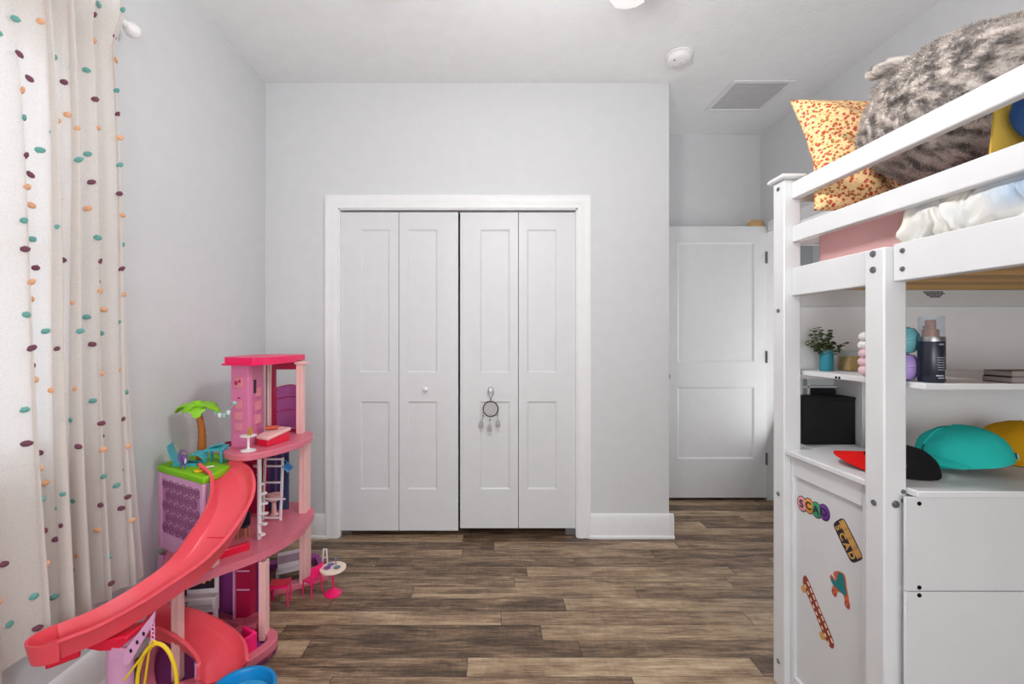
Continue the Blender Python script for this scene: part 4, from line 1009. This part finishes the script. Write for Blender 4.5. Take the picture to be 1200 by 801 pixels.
z3 = Z3b+.0005
wt = thing('toy_side_table', 'white round pedestal toy table on the top deck', 'toy table', (-1.035, 1.89, z3))
B().lathe([(.030, 0), (.030, .004), (.012, .008), (.005, .012), (.005, .056), (.012, .060), (.032, .062), (.033, .066), (0, .067)], -1.03, 1.893, z3, 28).build('pedestal', white_m, wt)
be = thing('toy_bear', 'tiny golden toy bear sitting on the white pedestal table', 'toy bear', (-1.024, 1.893, z3+.067))
b = B(); bx_, by_, bz_ = -1.022, 1.893, z3+.0672; b.ell((bx_, by_, bz_+.011), (.009, .008, .011), None, 14, 8); b.ell((bx_, by_-.001, bz_+.026), (.008, .007, .0075), None, 14, 8)
for s in (-1, 1): b.ell((bx_+s*.007, by_, bz_+.033), (.003, .002, .003), None, 8, 6); b.ell((bx_+s*.009, by_-.004, bz_+.013), (.004, .005, .003), None, 8, 6); b.ell((bx_+s*.005, by_-.008, bz_+.004), (.004, .006, .004), None, 8, 6)
b.build('body', gold_m, be)
lb = thing('toy_daybed', 'white and pink toy daybed on the top deck', 'toy bed', (-1.02, 2.0, z3))
b = B(); b.quadstrip([[(x, y, z) for y, z in ((2.0, .03), (2.0, .05), (2.13, .06), (2.13, .03))] for x in (-1.035, -.935)][:0] or [[(-1.045, 1.985, z3+a0), (-.975, 1.95, z3+a0), (-.935, 2.09, z3+a0+.018), (-1.03, 2.12, z3+a0+.018)] for a0 in (.028, .044)]); b.build('mattress', lpink_m, lb, bevel=.004)
b = B(); b.quadstrip([[(-1.043, 1.988, z3+a0), (-.98, 1.957, z3+a0), (-.94, 2.085, z3+a0*1.55), (-1.03, 2.115, z3+a0*1.55)] for a0 in (0, .028)]); b.build('frame', red_m, lb, bevel=.003)
B().beam((-1.035, 2.05, z3+.066), (-.985, 2.07, z3+.066), .035, .012).build('cushion', mat('orange_red', (206, 84, 54), .6), lb, bevel=.004)

z2 = Z2b+.0005
fr = thing('toy_shower_frame', 'white tall toy rack with cross bars on the middle deck', 'toy rack', (-1.04, 2.12, z2))
b = B()
for x in (-1.085, -1.0): b.beam((x, 2.12, z2), (x+.004, 2.135, z2+.295), .009)
for z in (.012, .10, .178, .255, .288): b.beam((-1.082, 2.12+.05*z, z2+z), (-.998, 2.12+.05*z, z2+z), .008)
b.build('frame', toyw_m, fr)
b = B(); b.box(-.998, -.975, 2.112, 2.12, z2+.10, z2+.106); b.build('hook', toyw_m, fr)
tg = thing('toy_towel', 'blue diamond shaped toy towel hanging on white rack', 'toy towel', (-.968, 2.135, z2+.21))
B().grid(lambda u, v: (-.968+(u-v)*.029, 2.125+.004*math.sin(u*5), z2+.252+(u+v-1)*.026), 6, 6, .005).build('cloth', sky_m, tg)
B().tube([(-.968, 2.128, z2+.275), (-.982, 2.13, z2+.282), (-.998, 2.131, z2+.272)], .002, 6).build('loop', sky_m, tg)
tb = thing('toy_basin', 'pale pink toy washbasin behind the white rack', 'toy basin', (-1.06, 2.2, z2))
B().lathe([(.022, 0), (.012, .01), (.01, .06), (.03, .075), (.036, .1), (.032, .1), (.02, .08), (0, .078)], -1.065, 2.19, z2, 22).build('bowl', lpink_m, tb)
gc = thing('toy_vanity_chair', 'dark toy chair with gold legs behind the spiral stair', 'toy chair', (-1.07, 1.93, z2))
b = B(); cxx, cyy = -1.07, 1.93
b.box(cxx-.02, cxx+.02, cyy-.02, cyy+.02, z2+.05, z2+.058); b.box(cxx-.02, cxx+.02, cyy+.014, cyy+.02, z2+.058, z2+.11); b.build('seat_back', print_m, gc, bevel=.003)
for dx in (-.017, .017):
    for dy in (-.017, .017): B().tube([(cxx+dx, cyy+dy, z2), (cxx+dx*.9, cyy+dy*.9, z2+.05)], .0025, 6).build('leg', gold_m, gc)
yb = thing('toy_box', 'small yellow toy crate on the middle deck under the slide', 'toy box', (-1.10, 1.64, z2))
b = B(); b.box(-1.128, -1.085, 1.625, 1.66, z2, z2+.045); b.build('box', yel_m, yb, bevel=.004)
B().box(-1.13, -1.083, 1.623, 1.662, z2+.04, z2+.05).build('lid', yel_m, yb, bevel=.003)

z1 = .0245
bk = thing('toy_bookcase', 'white toy bookcase with printed shelves on the bottom storey', 'toy shelf', (-1.18, 1.80, z1))
def bkx(b, x0, x1, z0, z1_, y0=1.80, y1=1.84): b.slab((x0, y0+(x0+1.25)*.15), (x1, y0+(x1+1.25)*.15), .03, z1+z0, z1+z1_)
b = B(); bkx(b, -1.25, -1.24, 0, .17); bkx(b, -1.13, -1.12, 0, .17); bkx(b, -1.245, -1.125, 0, .01); bkx(b, -1.245, -1.125, .055, .064); bkx(b, -1.245, -1.125, .11, .12); bkx(b, -1.245, -1.125, .16, .17); b.build('frame', toyw_m, bk, bevel=.001)
b = B(); b.slab((-1.245, 1.825), (-1.125, 1.843), .004, z1+.1, z1+.30); b.build('backdrop', toyw_m, bk)
b = B(); b.slab((-1.235, 1.821), (-1.14, 1.836), .003, z1+.19, z1+.285); b.build('print', print_m, bk)
b = B()
for k in range(4): b.ell((-1.222+.022*k, 1.8195+.0035*k, z1+.225+.01*(k % 2)), (.009, .002, .014), None, 10, 6)
b.build('printed_items', yel_m, bk)
b = B()
for k in range(5): bkx(b, -1.232+.02*k, -1.222+.02*k, .064, .098)
b.build('printed_books', crim_m, bk)
hc = thing('toy_armchair', 'hot pink toy armchair between the lower slide and the pillar', 'toy chair', (-.93, 1.70, .0245))
b = B(); b.quadstrip([[(-.985, 1.70, z), (-.925, 1.665, z), (-.905, 1.70, z), (-.965, 1.735, z)] for z in (.0245, .06)]); b.build('seat', hot_m, hc, bevel=.004)
b = B(); b.quadstrip([[(-.925, 1.66, z), (-.897, 1.712, z), (-.907, 1.718, z), (-.935, 1.666, z)] for z in (.0245, .115)]); b.build('side_panel', hot_m, hc, bevel=.003)
B().beam((-.967, 1.738, .09), (-.908, 1.708, .09), .012, .06).build('backrest', hot_m, hc, bevel=.003)

# toys standing on the floor by the far corner of the dollhouse
def doll_chair(loc, rz, label):
    t = thing('doll_chair', label, 'toy chair', loc, rz, None)
    b = B(); b.box(-.035, .035, -.032, .032, .068, .076); b.build('seat', red_m if False else hot_m, t, local=True, bevel=.004)
    for sx_ in (-1, 1):
        for sy_ in (-1, 1): B().tube([(sx_*.030, sy_*.027, .07), (sx_*.033, sy_*.031, 0)], .0032, 8).build('leg', hot_m, t, local=True)
    def back(u, v):
        a = (u*2-1)*1.25; return (math.sin(a)*.038, .030+.012*math.cos(a)*0+.018*(math.cos(a)-.4), .098+.052*v)
    B().grid(back, 14, 3, .005).build('backrest', hot_m, t, local=True)
    for s in (-1, 1): B().tube([(s*.031, .027, .072), (s*.034, .026, .125)], .003, 8).build('back_post', hot_m, t, local=True)
    return t
def stool(loc, rz, label):
    t = thing('doll_stool', label, 'toy stool', loc, rz)
    B().grid(lambda u, v: (-.042+.084*u, -.03+.06*v, .105-.006*math.sin(PI*u)), 8, 4, .006).build('seat', red_m, t, local=True)
    for sx_ in (-1, 1):
        for sy_ in (-1, 1): B().tube([(sx_*.038, sy_*.026, .1), (sx_*.040, sy_*.029, 0)], .0035, 8).build('leg', hot_m, t, local=True)
    B().beam((-.038, -.028, .09), (.038, -.028, .09), .004, .012).build('apron', hot_m, t, local=True)
    return t
stool((-.985, 2.085, 0), R(12), 'red doll stool with thin pink legs on the floor between two pillars')
doll_chair((-.866, 2.165, 0), R(-115), 'hot pink doll chair with curved back pulled up to the doll table')
dt = thing('doll_table', 'round white doll table with hot pink pedestal on the floor', 'toy table', (-.765, 2.165, 0))
tx2, ty2 = -.765, 2.165
B().lathe([(0, .118), (.055, .118), (.061, .121), (.061, .128), (.055, .130), (0, .130)], tx2, ty2, 0, 36).build('tabletop', mat('cream_plastic', (244, 222, 206), .4), dt)
B().lathe([(0, 0), (.042, 0), (.042, .006), (.03, .014), (.012, .022), (.005, .028), (.005, .118), (0, .118)], tx2, ty2, 0, 30).build('pedestal', hot_m, dt)
for dx, dy, mm, nm in ((-.024, -.012, violet_m, 'purple'), (.022, -.008, grey_m, 'grey'), (-.018, .018, mat('dusk_plate', (128, 116, 160), .4), 'lilac')):
    tag(B().lathe([(0, 0), (.012, 0), (.017, .003), (.0165, .004), (.010, .0015), (0, .0015)], tx2+dx, ty2+dy, .1302, 20).build('doll_plate', mm), f'tiny {nm} plate on the round white doll table', 'toy plate', 'plates on the doll table')
tag(B().lathe([(0, 0), (.006, 0), (.002, .003), (.002, .014), (.007, .022), (.008, .032), (.007, .032), (.005, .022), (0, .018)], tx2+.004, ty2+.028, .1302, 14).build('doll_goblet', grey_m), 'tiny grey goblet standing at the back of the doll table', 'toy cup')
so = thing('doll_sofa', 'white printed doll bench seen through the far pillars of the dollhouse', 'toy bench', (-1.0, 2.33, .0))
b = B(); b.slab((-1.10, 2.30), (-.985, 2.36), .008, .045, .125); b.slab((-1.10, 2.30), (-.985, 2.36), .012, .122, .13); b.build('backrest', toyw_m, so, bevel=.002)
b = B(); b.slab((-1.095, 2.297), (-.99, 2.353), .002, .075, .115); b.build('print', mat('print_lilac', (176, 148, 168), .5), so)
for a, c in ((-1.10, 2.30), (-.985, 2.36), (-1.085, 2.265), (-.97, 2.325)): B().box(a-.005, a+.005, c-.005, c+.005, 0, .05).build('leg', toyw_m, so)
B().slab((-1.087, 2.275), (-.97, 2.335), .045, .042, .05).build('seat', toyw_m, so, bevel=.002)
dk = thing('doll_easel', 'slim white folding doll frame on the floor beyond the far pillar', 'toy frame', (-.875, 2.36, 0))
b = B(); b.beam((-.895, 2.37, 0), (-.895, 2.39, .112), .007); b.beam((-.86, 2.36, 0), (-.878, 2.385, .112), .007); b.beam((-.895, 2.39, .110), (-.876, 2.385, .110), .007); b.build('frame', toyw_m, dk)
b = B(); b.beam((-.895, 2.382, .07), (-.870, 2.376, .07), .005); b.build('crossbar', toyw_m, dk)

# ---------------------------------------------------------------- light, sky, camera
def area(name, loc, rot, sx_, sy_, power, col=(1, 1, 1)):
    l = bpy.data.lights.new(name, 'AREA'); l.shape = 'RECTANGLE'; l.size = sx_; l.size_y = sy_; l.energy = power; l.color = col
    o = bpy.data.objects.new(name, l); C.objects.link(o); o.location = loc; o.rotation_euler = rot; return o
area('rear_fill', (.36, Y0-.05, 1.3), (R(114), 0, 0), 3.4, 2.2, 50, (.98, .99, 1))  # fill added at the open rear, tilted up to brighten the ceiling
area('daylight_window', (XL-.35, .9, 1.6), (0, R(-90), 0), 1.5, 1.3, 10, (.84, .94, 1))
area('flash_fill', (.15, -.75, 1.2), (R(90), 0, 0), .8, .6, 13, (.98, .99, 1))  # soft flash fill added behind the camera to lift the shelves under the bed
area('hall_light', (XR+.3, 2.95, 1.2), (0, R(112), 0), 1.6, .8, 9.5, (1, .99, .98))
pl_ = bpy.data.lights.new('fan_lamp', 'POINT'); pl_.energy = 37; pl_.color = (1, .99, .98); pl_.shadow_soft_size = .11
o = bpy.data.objects.new('fan_lamp', pl_); C.objects.link(o); o.location = (.22, 1.19, 2.2)
w = bpy.data.worlds.new('sky'); bpy.context.scene.world = w; w.use_nodes = True
bg = w.node_tree.nodes['Background']; bg.inputs[0].default_value = (.97, .98, 1, 1); bg.inputs[1].default_value = 1.1
cam = bpy.data.cameras.new('camera'); co = bpy.data.objects.new('camera', cam); C.objects.link(co)
co.location = (0, 0, 1.25); co.rotation_euler = (R(90), 0, 0)
cam.sensor_width = 36; cam.lens = 520/1200*36; cam.shift_x = 26/1200; cam.shift_y = -5.5/1200; cam.clip_start = .05
sc_ = bpy.context.scene; sc_.camera = co
vs = sc_.view_settings; sc_.display_settings.display_device = 'sRGB'
vs.view_transform = 'Standard'; vs.look = 'None'; vs.gamma = 1; vs.exposure = -.17; vs.use_curve_mapping = False
